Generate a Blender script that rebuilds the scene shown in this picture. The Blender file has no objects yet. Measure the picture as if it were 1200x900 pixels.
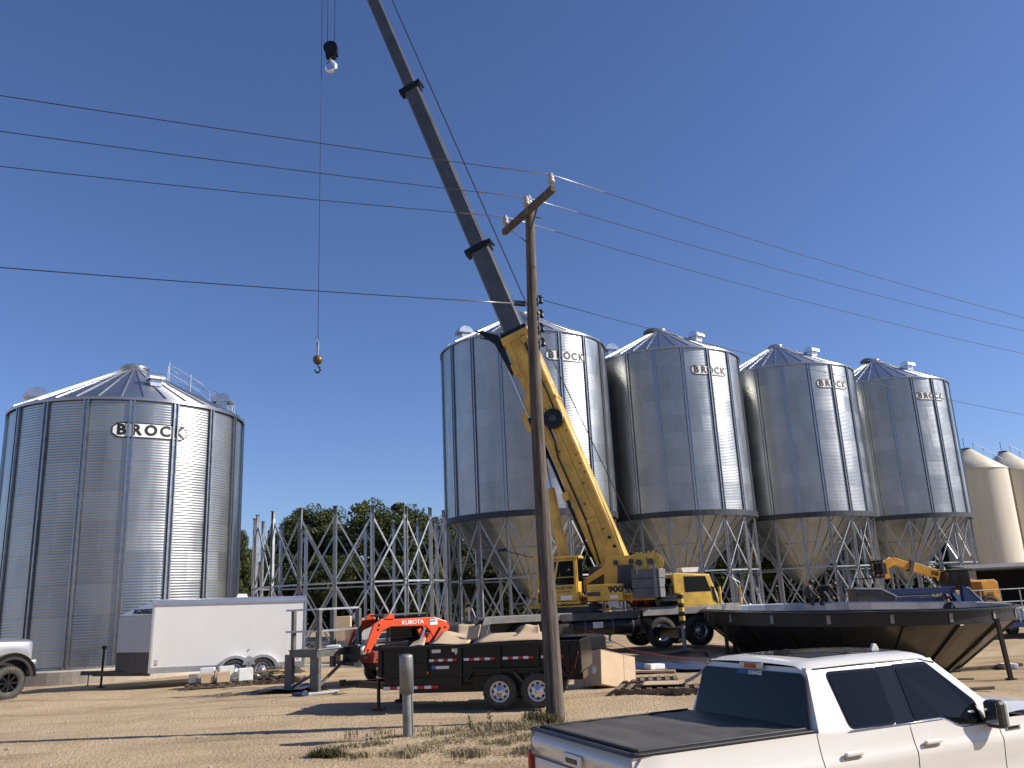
import bpy, bmesh, math, random
from mathutils import Vector, Matrix, noise
PI = math.pi
rad = math.radians
scene = bpy.context.scene
COL = scene.collection
V = Vector

# ------------------------------------------------------------------ materials
def new_mat(name):
    m = bpy.data.materials.new(name)
    m.use_nodes = True
    nt = m.node_tree
    b = nt.nodes['Principled BSDF']
    return m, nt, b

def N(nt, typ, **kw):
    n = nt.nodes.new(typ)
    for k, v in kw.items():
        setattr(n, k, v)
    return n

def mat(name, col, rough=0.6, metal=0.0, var=0.15, vscale=6.0, bump=0.0, bscale=40.0, coat=0.0, spec=0.5,
        dust=0.0, streak=False, col2=None, emit=None):
    m, nt, b = new_mat(name)
    L = nt.links.new
    tc = N(nt, 'ShaderNodeTexCoord')
    mp = N(nt, 'ShaderNodeMapping')
    L(tc.outputs['Object'], mp.inputs['Vector'])
    if streak:
        mp.inputs['Scale'].default_value = (3, 3, 0.25)
    nz = N(nt, 'ShaderNodeTexNoise')
    nz.inputs['Scale'].default_value = vscale
    nz.inputs['Detail'].default_value = 6
    nz.inputs['Roughness'].default_value = 0.65
    L(mp.outputs[0], nz.inputs['Vector'])
    cr = N(nt, 'ShaderNodeMix', data_type='RGBA')
    c2 = col2 if col2 else tuple(max(0, c * (1 - var * 1.8)) for c in col)
    c1 = tuple(min(1, c * (1 + var * 0.5)) for c in col)
    cr.inputs[6].default_value = (*c2, 1)
    cr.inputs[7].default_value = (*c1, 1)
    mr = N(nt, 'ShaderNodeMapRange')
    mr.inputs[1].default_value = 0.3
    mr.inputs[2].default_value = 0.62
    L(nz.outputs[0], mr.inputs[0])
    L(mr.outputs[0], cr.inputs[0])
    out = cr.outputs[2]
    if dust > 0:
        geo = N(nt, 'ShaderNodeNewGeometry')
        sx = N(nt, 'ShaderNodeSeparateXYZ')
        L(geo.outputs['Normal'], sx.inputs[0])
        ma = N(nt, 'ShaderNodeMapRange')
        ma.inputs[1].default_value = -0.1
        ma.inputs[2].default_value = 1.0
        ma.inputs[3].default_value = 0.15 * dust
        ma.inputs[4].default_value = dust
        L(sx.outputs[2], ma.inputs[0])
        mu = N(nt, 'ShaderNodeMath', operation='MULTIPLY')
        L(ma.outputs[0], mu.inputs[0])
        L(nz.outputs[0], mu.inputs[1])
        mx = N(nt, 'ShaderNodeMix', data_type='RGBA')
        mx.inputs[7].default_value = (0.33, 0.27, 0.2, 1)
        L(mu.outputs[0], mx.inputs[0])
        L(out, mx.inputs[6])
        out = mx.outputs[2]
    L(out, b.inputs['Base Color'])
    rr = N(nt, 'ShaderNodeMapRange')
    rr.inputs[3].default_value = max(0.02, rough * 0.82)
    rr.inputs[4].default_value = min(1, rough * 1.2)
    L(nz.outputs[0], rr.inputs[0])
    L(rr.outputs[0], b.inputs['Roughness'])
    b.inputs['Metallic'].default_value = metal
    b.inputs['Coat Weight'].default_value = coat
    b.inputs['Coat Roughness'].default_value = 0.04
    b.inputs['Specular IOR Level'].default_value = spec
    if bump > 0:
        n2 = N(nt, 'ShaderNodeTexNoise')
        n2.inputs['Scale'].default_value = bscale
        n2.inputs['Detail'].default_value = 4
        L(mp.outputs[0], n2.inputs['Vector'])
        bp = N(nt, 'ShaderNodeBump')
        bp.inputs['Strength'].default_value = 0.7
        bp.inputs['Distance'].default_value = bump
        L(n2.outputs[0], bp.inputs['Height'])
        L(bp.outputs[0], b.inputs['Normal'])
    if emit:
        b.inputs['Emission Color'].default_value = (*emit, 1)
        b.inputs['Emission Strength'].default_value = 1
    return m

def galv_wall(name, R, base=(0.43, 0.438, 0.425), rough=0.30, sheet=20.0, ring=1.12, z0=0.0, seam=True):
    """galvanised sheet: every sheet of a ring has its own tone and sheen"""
    m, nt, b = new_mat(name)
    L = nt.links.new
    tc = N(nt, 'ShaderNodeTexCoord')
    s = N(nt, 'ShaderNodeSeparateXYZ')
    L(tc.outputs['Object'], s.inputs[0])
    at = N(nt, 'ShaderNodeMath', operation='ARCTAN2')
    L(s.outputs[1], at.inputs[0]); L(s.outputs[0], at.inputs[1])
    def mth(op, a, bb=None, c=None):
        n = N(nt, 'ShaderNodeMath', operation=op)
        for i, v in enumerate((a, bb, c)):
            if v is None: continue
            if isinstance(v, (int, float)): n.inputs[i].default_value = v
            else: L(v, n.inputs[i])
        return n.outputs[0]
    zr = mth('DIVIDE', mth('SUBTRACT', s.outputs[2], z0), ring)
    zi = mth('FLOOR', zr)
    stag = mth('MULTIPLY', mth('MODULO', zi, 2.0), 0.5)
    ar = mth('ADD', mth('DIVIDE', at.outputs[0], rad(sheet)), stag)
    ai = mth('FLOOR', ar)
    cb = N(nt, 'ShaderNodeCombineXYZ')
    L(ai, cb.inputs[0]); L(zi, cb.inputs[1])
    wn = N(nt, 'ShaderNodeTexWhiteNoise', noise_dimensions='3D')
    L(cb.outputs[0], wn.inputs[0])
    # spangle + streaks
    nz = N(nt, 'ShaderNodeTexNoise'); nz.inputs['Scale'].default_value = 1.3; nz.inputs['Detail'].default_value = 5
    mp = N(nt, 'ShaderNodeMapping'); mp.inputs['Scale'].default_value = (1, 1, 0.35)
    L(tc.outputs['Object'], mp.inputs[0]); L(mp.outputs[0], nz.inputs[0])
    # bolted vertical lap: thin line in the middle of a sheet step
    fr = mth('FRACT', ar)
    ed = mth('LESS_THAN', mth('ABSOLUTE', mth('SUBTRACT', fr, 0.5)), 0.012)
    fz = mth('FRACT', zr)
    rg = mth('LESS_THAN', fz, 0.03)
    dots = mth('LESS_THAN', mth('FRACT', mth('MULTIPLY', s.outputs[2], 9.84)), 0.45)
    lapv = mth('MULTIPLY', ed, dots)
    val = mth('ADD', mth('MULTIPLY', wn.outputs[0], 0.15), mth('MULTIPLY', nz.outputs[0], 0.42))
    val = mth('ADD', val, 0.68)
    if seam:
        val = mth('SUBTRACT', val, mth('MULTIPLY', rg, 0.14))
        val = mth('ADD', val, mth('MULTIPLY', lapv, 0.22))
    mx = N(nt, 'ShaderNodeMix', data_type='RGBA', blend_type='MULTIPLY')
    mx.inputs[0].default_value = 1
    mx.inputs[6].default_value = (*base, 1)
    cc = N(nt, 'ShaderNodeCombineColor')
    L(val, cc.inputs[0]); L(val, cc.inputs[1]); L(val, cc.inputs[2])
    L(cc.outputs[0], mx.inputs[7])
    L(mx.outputs[2], b.inputs['Base Color'])
    ro = mth('ADD', mth('MULTIPLY', wn.outputs[0], 0.08), rough - 0.06)
    ro = mth('ADD', ro, mth('MULTIPLY', nz.outputs[0], 0.08))
    L(ro, b.inputs['Roughness'])
    b.inputs['Metallic'].default_value = 0.93
    # gentle oil-canning
    n3 = N(nt, 'ShaderNodeTexNoise'); n3.inputs['Scale'].default_value = 0.9; n3.inputs['Detail'].default_value = 2
    L(mp.outputs[0], n3.inputs[0])
    bp = N(nt, 'ShaderNodeBump'); bp.inputs['Strength'].default_value = 0.6; bp.inputs['Distance'].default_value = 0.05
    L(n3.outputs[0], bp.inputs['Height']); L(bp.outputs[0], b.inputs['Normal'])
    return m

M = {}
M['galv'] = mat('galvanised_steel', (0.44, 0.45, 0.46), 0.42, 0.75, 0.12, 5)
M['galv_dull'] = mat('weathered_galvanised_steel', (0.25, 0.25, 0.25), 0.55, 0.6, 0.2, 4)
M['galv_bright'] = mat('new_galvanised_steel', (0.6, 0.61, 0.63), 0.3, 0.9, 0.1, 5)
M['platform_steel'] = mat('dull_platform_steel', (0.15, 0.145, 0.135), 0.5, 0.5, 0.25, 3)
M['ring'] = mat('shaded_ring_steel', (0.045, 0.05, 0.06), 0.5, 0.4, 0.2, 3)  # shadow on the ring is put into this near-black colour
M['black'] = mat('black_enamel', (0.008, 0.008, 0.009), 0.3, 0.0, 0.3, 5, dust=0.03, spec=.35)
M['black_matt'] = mat('matt_black', (0.02, 0.02, 0.021), 0.75, 0.0, 0.3, 5, dust=0.15)
M['rubber'] = mat('tyre_rubber', (0.035, 0.034, 0.033), 0.85, 0.0, 0.25, 8, dust=0.5, bump=0.004, bscale=60)
M['rim'] = mat('silver_wheel', (0.62, 0.63, 0.65), 0.3, 0.75, 0.1, 6)
M['crane_y'] = mat('yellow_crane_paint', (0.68, 0.41, 0.05), 0.42, 0.0, 0.2, 1.5, coat=0.25, dust=0.12)
M['crane_g'] = mat('grey_boom_paint', (0.085, 0.087, 0.09), 0.38, 0.25, 0.15, 1.2, coat=0.25)
M['crane_beige'] = mat('grey_carrier_deck', (0.3, 0.285, 0.26), 0.6, 0.0, 0.2, 2, dust=0.3)
M['dark_grey'] = mat('dark_grey_paint', (0.06, 0.06, 0.062), 0.6, 0.0, 0.25, 3, dust=0.2)
M['mid_grey'] = mat('counterweight_grey', (0.13, 0.13, 0.13), 0.65, 0.0, 0.2, 3, dust=0.15)
M['glass'] = mat('dark_glass', (0.005, 0.006, 0.007), 0.03, 0.0, 0.0, 1, spec=0.24)
M['white_paint'] = mat('white_pearl_paint', (0.67, 0.64, 0.585), 0.35, 0.0, 0.015, 2, coat=0.6)
M['trailer_white'] = mat('white_trailer_skin', (0.76, 0.745, 0.70), 0.42, 0.0, 0.02, 0.8, coat=0.2)
M['alu'] = mat('bare_aluminium_trim', (0.62, 0.63, 0.65), 0.33, 0.8, 0.08, 3)
M['nose_shade_grey'] = mat('shaded_white_nose', (0.5, 0.51, 0.52), 0.5, 0.0, 0.05, 1)  # white panel; the shade on it is put into this grey
M['stone_guard'] = mat('stone_guard_tread', (0.12, 0.115, 0.11), 0.5, 0.4, 0.15, 10, bump=0.004, bscale=50)
M['silver_paint'] = mat('silver_grey_paint', (0.34, 0.34, 0.35), 0.3, 0.3, 0.04, 2, coat=0.8, dust=0.15)
M['orange'] = mat('orange_loader_paint', (0.72, 0.075, 0.015), 0.35, 0.0, 0.08, 3, coat=0.4)
M['red_and_shaded_orange'] = mat('dusty_red_and_shaded_orange', (0.32, 0.03, 0.02), 0.6, 0.0, 0.2, 5, dust=0.25)  # red for hoses; on the loader apron, orange darkened for shade
M['tele_y'] = mat('orange_yellow_paint', (0.72, 0.32, 0.025), 0.45, 0.0, 0.15, 3, coat=0.2, dust=0.1)
M['blue_steel'] = mat('deep_blue_paint', (0.01, 0.038, 0.125), 0.35, 0.1, 0.2, 3, coat=0.3)
M['red_lens'] = mat('red_lens', (0.4, 0.01, 0.01), 0.15, 0, 0.1, 20, coat=0.6)
M['clear_lens'] = mat('clear_lens', (0.6, 0.6, 0.6), 0.15, 0.3, 0.3, 60, coat=0.6)
M['amber'] = mat('amber_lens', (0.7, 0.2, 0.02), 0.3, 0, 0.1, 20)
M['white'] = mat('white_decal', (0.78, 0.78, 0.76), 0.5, 0, 0.04, 10)
M['decal_black'] = mat('black_decal', (0.01, 0.01, 0.01), 0.5, 0, 0.1, 10)
M['decal_red'] = mat('red_decal', (0.5, 0.02, 0.03), 0.4, 0, 0.1, 10)
M['decal_blue'] = mat('blue_decal', (0.04, 0.16, 0.4), 0.4, 0, 0.1, 10)
M['card'] = mat('cardboard', (0.52, 0.38, 0.24), 0.85, 0, 0.08, 3, bump=0.003, bscale=12)
M['wood'] = mat('rough_lumber', (0.33, 0.25, 0.16), 0.85, 0, 0.3, 6, bump=0.006, bscale=25, streak=True)
M['wood_old'] = mat('old_grey_lumber', (0.17, 0.13, 0.09), 0.9, 0, 0.3, 6, bump=0.006, bscale=25)
M['plastic_white'] = mat('white_plastic', (0.72, 0.72, 0.7), 0.5, 0, 0.08, 6)
M['tarp_blue'] = mat('blue_tarpaulin', (0.02, 0.04, 0.11), 0.4, 0, 0.3, 2, bump=0.03, bscale=5)
M['tarp_black'] = mat('black_sheet_plastic', (0.014, 0.014, 0.016), 0.45, 0, 0.3, 2, bump=0.02, bscale=6)
M['concrete'] = mat('poured_concrete', (0.46, 0.41, 0.33), 0.85, 0, 0.14, 1.3, bump=0.005, bscale=18)
M['porcelain'] = mat('grey_porcelain', (0.38, 0.37, 0.36), 0.25, 0, 0.1, 10, coat=0.5)
M['insul_brown'] = mat('dark_insulator', (0.02, 0.012, 0.01), 0.25, 0, 0.1, 10, coat=0.5)
M['cable'] = mat('dark_cable', (0.03, 0.032, 0.04), 0.5, 0.5, 0.1, 10)
M['cable_bright'] = mat('aluminium_strand', (0.33, 0.33, 0.34), 0.35, 0.7, 0.1, 10)
M['cream'] = mat('cream_bin_paint', (0.6, 0.54, 0.42), 0.55, 0.0, 0.08, 0.35, dust=0.1, streak=True)
M['steel_pipe'] = mat('grey_pipe_steel', (0.27, 0.28, 0.29), 0.5, 0.35, 0.12, 5, bump=0.002, bscale=40)
M['rust_post'] = mat('rust_brown_steel', (0.045, 0.025, 0.018), 0.65, 0.2, 0.3, 6)
M['vinyl'] = mat('dusty_black_vinyl', (0.035, 0.036, 0.038), 0.5, 0.0, 0.35, 2.2, dust=0.34, bump=0.004, bscale=7)
M['trim_black'] = mat('black_trim_plastic', (0.012, 0.012, 0.013), 0.4, 0, 0.15, 5, dust=0.08)
M['piano_black'] = mat('gloss_black_trim', (0.008, 0.008, 0.009), 0.08, 0, 0.0, 5, spec=.35)
M['stiff'] = mat('stiffener_steel', (0.4, 0.405, 0.41), 0.3, 0.9, 0.12, 5)
M['chrome'] = mat('chrome', (0.75, 0.75, 0.76), 0.12, 1.0, 0.05, 5)
M['badge'] = mat('satin_badge', (0.35, 0.34, 0.33), 0.35, 0.7, 0.1, 20)
M['shaded_hopper'] = mat('shaded_hopper_steel', (0.06, 0.058, 0.055), 0.33, 0.75, 0.25, 0.8, coat=0.2)  # galvanised outer side of the cone, its shade put into the dark colour
M['bright_sheet'] = mat('bright_inner_sheet', (0.55, 0.56, 0.58), 0.3, 0.95, 0.12, 1.0)
M['rim_black'] = mat('black_rim_band', (0.012, 0.012, 0.014), 0.4, 0.2, 0.3, 2)  # near-black, darker than the outer sheet of the cone
M['rock'] = mat('pebble_stone', (0.4, 0.34, 0.26), 0.9, 0, 0.3, 30)
M['shed'] = mat('shed_cladding', (0.3, 0.27, 0.23), 0.6, 0.1, 0.1, 1)
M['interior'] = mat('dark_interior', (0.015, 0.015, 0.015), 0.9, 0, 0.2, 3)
M['skin'] = mat('skin', (0.45, 0.25, 0.17), 0.6, 0, 0.05, 10)
M['rope_red'] = mat('red_strap', (0.35, 0.04, 0.05), 0.7, 0, 0.1, 10)

def roof_metal():
    m, nt, b = new_mat('galvanised_roof_sheet')
    L = nt.links.new
    tc = N(nt, 'ShaderNodeTexCoord')
    nz = N(nt, 'ShaderNodeTexNoise'); nz.inputs['Scale'].default_value = 1.5; nz.inputs['Detail'].default_value = 4
    L(tc.outputs['Object'], nz.inputs[0])
    mx = N(nt, 'ShaderNodeMix', data_type='RGBA')
    mx.inputs[6].default_value = (0.45, 0.46, 0.48, 1); mx.inputs[7].default_value = (0.62, 0.63, 0.65, 1)
    L(nz.outputs[0], mx.inputs[0]); L(mx.outputs[2], b.inputs['Base Color'])
    b.inputs['Metallic'].default_value = 0.95
    b.inputs['Roughness'].default_value = 0.42
    b.inputs['Anisotropic'].default_value = 0.85
    tg = N(nt, 'ShaderNodeTangent', direction_type='RADIAL', axis='Z')
    L(tg.outputs[0], b.inputs['Tangent'])
    b.inputs['Anisotropic Rotation'].default_value = 0.25
    return m
M['roof'] = roof_metal()

def pole_wood():
    m, nt, b = new_mat('weathered_pole_wood')
    L = nt.links.new
    tc = N(nt, 'ShaderNodeTexCoord')
    mp = N(nt, 'ShaderNodeMapping'); mp.inputs['Scale'].default_value = (14, 14, 0.6)
    L(tc.outputs['Object'], mp.inputs[0])
    n1 = N(nt, 'ShaderNodeTexNoise'); n1.inputs['Scale'].default_value = 1.6; n1.inputs['Detail'].default_value = 8
    n1.inputs['Roughness'].default_value = 0.7
    L(mp.outputs[0], n1.inputs[0])
    cr = N(nt, 'ShaderNodeValToRGB')
    cr.color_ramp.elements[0].position = 0.32; cr.color_ramp.elements[0].color = (0.035, 0.028, 0.024, 1)
    cr.color_ramp.elements[1].position = 0.68; cr.color_ramp.elements[1].color = (0.27, 0.225, 0.18, 1)
    e = cr.color_ramp.elements.new(0.5); e.color = (0.135, 0.11, 0.09, 1)
    L(n1.outputs[0], cr.inputs[0])
    n2 = N(nt, 'ShaderNodeTexNoise'); n2.inputs['Scale'].default_value = 2.5; n2.inputs['Detail'].default_value = 3
    L(tc.outputs['Object'], n2.inputs[0])
    mx = N(nt, 'ShaderNodeMix', data_type='RGBA', blend_type='MULTIPLY'); mx.inputs[0].default_value = 0.6
    L(cr.outputs[0], mx.inputs[6]); L(n2.outputs[0], mx.inputs[7])
    L(mx.outputs[2], b.inputs['Base Color'])
    b.inputs['Roughness'].default_value = 0.9
    bp = N(nt, 'ShaderNodeBump'); bp.inputs['Distance'].default_value = 0.02; bp.inputs['Strength'].default_value = 1
    L(n1.outputs[0], bp.inputs['Height']); L(bp.outputs[0], b.inputs['Normal'])
    return m
M['pole'] = pole_wood()

def leaf_mat(name, dark, light):
    m, nt, b = new_mat(name)
    L = nt.links.new
    tc = N(nt, 'ShaderNodeTexCoord')
    nz = N(nt, 'ShaderNodeTexNoise'); nz.inputs['Scale'].default_value = 0.9; nz.inputs['Detail'].default_value = 5
    L(tc.outputs['Object'], nz.inputs[0])
    geo = N(nt, 'ShaderNodeNewGeometry')
    ad = N(nt, 'ShaderNodeMath', operation='MULTIPLY_ADD')
    L(geo.outputs['Random Per Island'], ad.inputs[0]); ad.inputs[1].default_value = 0.5
    L(nz.outputs[0], ad.inputs[2])
    mr = N(nt, 'ShaderNodeMapRange'); mr.inputs[1].default_value = 0.45; mr.inputs[2].default_value = 1.0
    L(ad.outputs[0], mr.inputs[0])
    mx = N(nt, 'ShaderNodeMix', data_type='RGBA')
    mx.inputs[6].default_value = (*dark, 1); mx.inputs[7].default_value = (*light, 1)
    L(mr.outputs[0], mx.inputs[0])
    L(mx.outputs[2], b.inputs['Base Color'])
    b.inputs['Roughness'].default_value = 0.6
    b.inputs['Specular IOR Level'].default_value = 0.3
    tr = N(nt, 'ShaderNodeBsdfTranslucent'); L(mx.outputs[2], tr.inputs[0])
    ms = N(nt, 'ShaderNodeMixShader'); ms.inputs[0].default_value = 0.25
    L(b.outputs[0], ms.inputs[1]); L(tr.outputs[0], ms.inputs[2])
    L(ms.outputs[0], nt.nodes['Material Output'].inputs[0])
    return m
M['leaf'] = leaf_mat('poplar_leaves', (0.035, 0.048, 0.016), (0.12, 0.14, 0.048))
M['needle'] = leaf_mat('spruce_needles', (0.012, 0.022, 0.012), (0.04, 0.06, 0.03))
M['weed'] = leaf_mat('dry_weed', (0.13, 0.11, 0.055), (0.36, 0.31, 0.19))
M['weed_dark'] = leaf_mat('dark_weed', (0.045, 0.05, 0.02), (0.13, 0.12, 0.05))
M['bark'] = mat('bark', (0.09, 0.075, 0.055), 0.9, 0, 0.3, 4, bump=0.02, bscale=8)

# ------------------------------------------------------------------ mesh builder
class MB:
    def __init__(s):
        s.v = []; s.f = []; s.m = []; s.mi = 0; s.T = Matrix.Identity(4); s.sm = []; s.smooth = False
    def add(s, vs, fs, smooth=None):
        o = len(s.v)
        s.v += [tuple(s.T @ V(p)) for p in vs]
        s.f += [tuple(i + o for i in f) for f in fs]
        s.m += [s.mi] * len(fs)
        s.sm += [s.smooth if smooth is None else smooth] * len(fs)
        return s
    def box(s, c, d, rot=None, taper=None):
        hx, hy, hz = d[0] / 2, d[1] / 2, d[2] / 2
        pts = [(-hx, -hy, -hz), (hx, -hy, -hz), (hx, hy, -hz), (-hx, hy, -hz), (-hx, -hy, hz), (hx, -hy, hz), (hx, hy, hz), (-hx, hy, hz)]
        if taper:
            pts = pts[:4] + [(p[0] * taper[0], p[1] * taper[1], p[2]) for p in pts[4:]]
        R = Matrix.Identity(3)
        if rot is not None:
            from mathutils import Euler
            R = Euler(rot).to_matrix()
        c = V(c)
        vs = [tuple(R @ V(p) + c) for p in pts]
        return s.add(vs, [(0, 3, 2, 1), (4, 5, 6, 7), (0, 1, 5, 4), (1, 2, 6, 5), (2, 3, 7, 6), (3, 0, 4, 7)], False)
    def bar(s, p0, p1, w, h=None, up=(0, 0, 1), w1=None, h1=None):
        """rectangular bar between two points; w across, h along up"""
        h = h or w; w1 = w1 or w; h1 = h1 or h
        p0 = V(p0); p1 = V(p1); d = (p1 - p0).normalized(); up = V(up)
        if abs(d.dot(up)) > 0.98: up = V((1, 0, 0)) if abs(d.x) < 0.9 else V((0, 1, 0))
        x = d.cross(up).normalized(); y = x.cross(d).normalized()
        vs = []
        for p, a, b in ((p0, w, h), (p1, w1, h1)):
            for sx, sy in ((-1, -1), (1, -1), (1, 1), (-1, 1)):
                vs.append(tuple(p + x * sx * a / 2 + y * sy * b / 2))
        return s.add(vs, [(0, 1, 2, 3), (7, 6, 5, 4), (0, 4, 5, 1), (1, 5, 6, 2), (2, 6, 7, 3), (3, 7, 4, 0)], False)
    def cyl(s, p0, p1, r0, r1=None, n=12, caps=True, smooth=True):
        r1 = r0 if r1 is None else r1
        p0 = V(p0); p1 = V(p1); d = (p1 - p0).normalized()
        a = V((0, 0, 1)) if abs(d.z) < 0.9 else V((1, 0, 0))
        x = d.cross(a).normalized(); y = x.cross(d)
        vs = []
        for p, r in ((p0, r0), (p1, r1)):
            for i in range(n):
                t = 2 * PI * i / n
                vs.append(tuple(p + x * math.cos(t) * r + y * math.sin(t) * r))
        s.add(vs, [(i, (i + 1) % n, n + (i + 1) % n, n + i) for i in range(n)], smooth)
        if caps:
            s.add(vs[:n], [tuple(range(n))[::-1]], False)
            s.add(vs[n:], [tuple(range(n))], False)
        return s
    def tube(s, pts, r, n=6, smooth=True):
        pts = [V(p) for p in pts]
        vs = []
        for k, p in enumerate(pts):
            d = (pts[min(k + 1, len(pts) - 1)] - pts[max(k - 1, 0)]).normalized()
            a = V((0, 0, 1)) if abs(d.z) < 0.95 else V((1, 0, 0))
            x = d.cross(a).normalized(); y = x.cross(d)
            rr = r[k] if isinstance(r, (list, tuple)) else r
            for i in range(n):
                t = 2 * PI * i / n
                vs.append(tuple(p + x * math.cos(t) * rr + y * math.sin(t) * rr))
        fs = [(k * n + i, k * n + (i + 1) % n, (k + 1) * n + (i + 1) % n, (k + 1) * n + i) for k in range(len(pts) - 1) for i in range(n)]
        fs += [tuple(range(n))[::-1], tuple(range((len(pts) - 1) * n, len(pts) * n))]
        return s.add(vs, fs, smooth)
    def lathe(s, prof, n=32, c=(0, 0, 0), axis='z', smooth=True, a0=0, a1=2 * PI):
        full = abs(a1 - a0 - 2 * PI) < 1e-6
        cnt = n if full else n + 1
        vs = []
        for i in range(cnt):
            t = a0 + (a1 - a0) * i / n
            for (r, z) in prof:
                x, y = r * math.cos(t), r * math.sin(t)
                if axis == 'z': p = (x, y, z)
                elif axis == 'y': p = (x, z, y)
                else: p = (z, x, y)
                vs.append((p[0] + c[0], p[1] + c[1], p[2] + c[2]))
        k = len(prof)
        fs = []
        for i in range(n):
            j = (i + 1) % cnt
            for q in range(k - 1):
                fs.append((i * k + q, j * k + q, j * k + q + 1, i * k + q + 1))
        return s.add(vs, fs, smooth)
    def prism(s, poly, y0, y1, plane='xz'):
        """2D outline extruded; plane xz -> extruded along y"""
        n = len(poly)
        def P(a, b, d):
            return {'xz': (a, d, b), 'xy': (a, b, d), 'yz': (d, a, b)}[plane]
        vs = [P(a, b, y0) for a, b in poly] + [P(a, b, y1) for a, b in poly]
        fs = [tuple(range(n)), tuple(range(2 * n - 1, n - 1, -1))] + [(i, n + i, n + (i + 1) % n, (i + 1) % n) for i in range(n)]
        return s.add(vs, fs, False)
    def grid(s, fn, nu, nv, smooth=True):
        vs = [fn(i / nu, j / nv) for i in range(nu + 1) for j in range(nv + 1)]
        fs = [(i * (nv + 1) + j, (i + 1) * (nv + 1) + j, (i + 1) * (nv + 1) + j + 1, i * (nv + 1) + j + 1) for i in range(nu) for j in range(nv)]
        return s.add(vs, fs, smooth)
    def ball(s, c, r, n=12, sc=(1, 1, 1)):
        prof = [(max(1e-4, math.sin(PI * i / n)), -math.cos(PI * i / n)) for i in range(n + 1)]
        vs0 = MB(); vs0.lathe(prof, n * 2)
        return s.add([(c[0] + p[0] * r * sc[0], c[1] + p[1] * r * sc[1], c[2] + p[2] * r * sc[2]) for p in vs0.v], vs0.f, True)
    def mesh(s, name, mats):
        me = bpy.data.meshes.new(name)
        me.from_pydata(s.v, [], s.f)
        for m in (mats if isinstance(mats, (list, tuple)) else [mats]):
            me.materials.append(M[m] if isinstance(m, str) else m)
        me.polygons.foreach_set('material_index', s.m)
        me.polygons.foreach_set('use_smooth', s.sm)
        bm = bmesh.new(); bm.from_mesh(me)
        bmesh.ops.recalc_face_normals(bm, faces=bm.faces)
        bm.to_mesh(me); bm.free()
        me.update()
        return me
    def build(s, name, mats, parent=None, bevel=0, loc=None, label=None, weld=False):
        o = bpy.data.objects.new(name, s.mesh(name, mats))
        COL.objects.link(o)
        if parent: o.parent = parent
        if loc is not None: o.location = loc
        if bevel:
            b = o.modifiers.new('bevel', 'BEVEL'); b.width = bevel; b.segments = 2; b.limit_method = 'ANGLE'; b.angle_limit = rad(40)
            b.harden_normals = False
        if label: o['label'] = label
        return o

def thing(name, label, cat, loc=(0, 0, 0), rz=0, group=None, rot=None):
    o = bpy.data.objects.new(name, None); COL.objects.link(o)
    o.empty_display_size = 0.3
    o.location = loc; o.rotation_euler = rot if rot else (0, 0, rz)
    o['label'] = label; o['category'] = cat
    if group: o['group'] = group
    return o
def sub(name, parent, loc=(0, 0, 0), rot=(0, 0, 0)):
    o = bpy.data.objects.new(name, None); COL.objects.link(o)
    o.parent = parent; o.location = loc; o.rotation_euler = rot
    return o
def tag(o, label, cat, group=None):
    o['label'] = label; o['category'] = cat
    if group: o['group'] = group
    return o
def struct(o, kind='structure'):
    o['kind'] = kind; return o
def dup_mesh(o, parent, rot=None, loc=None, name=None):
    c = o.copy(); COL.objects.link(c); c.parent = parent
    if name: c.name = name
    if rot is not None: c.rotation_euler = rot
    if loc is not None: c.location = loc
    return c
def copy_tree(o, parent=None):
    c = o.copy(); COL.objects.link(c); c.parent = parent
    for ch in [x for x in list(COL.objects) if x.parent == o]:
        copy_tree(ch, c)
    return c

def text_geo(body, size, extrude=0.003, bold=0.0, xs=1.0):
    cu = bpy.data.curves.new('lettering', 'FONT')
    cu.body = body; cu.size = size; cu.extrude = extrude; cu.offset = bold
    cu.align_x = 'CENTER'; cu.align_y = 'CENTER'; cu.resolution_u = 3
    o = bpy.data.objects.new('lettering', cu); COL.objects.link(o)
    bpy.context.view_layer.update()
    dg = bpy.context.evaluated_depsgraph_get()
    me = bpy.data.meshes.new_from_object(o.evaluated_get(dg))
    vs = [(v.co.x * xs, v.co.y, v.co.z) for v in me.vertices]
    fs = [tuple(p.vertices) for p in me.polygons]
    bpy.data.objects.remove(o); bpy.data.curves.remove(cu); bpy.data.meshes.remove(me)
    return vs, fs
def lettering(mb, body, size, org, xdir, ydir, bold=0.0, extrude=0.003, xs=1.0):
    vs, fs = text_geo(body, size, extrude, bold, xs)
    xd = V(xdir).normalized(); yd = V(ydir).normalized(); zd = xd.cross(yd)
    mb.add([tuple(V(org) + xd * p[0] + yd * p[1] + zd * p[2]) for p in vs], fs, False)

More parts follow.
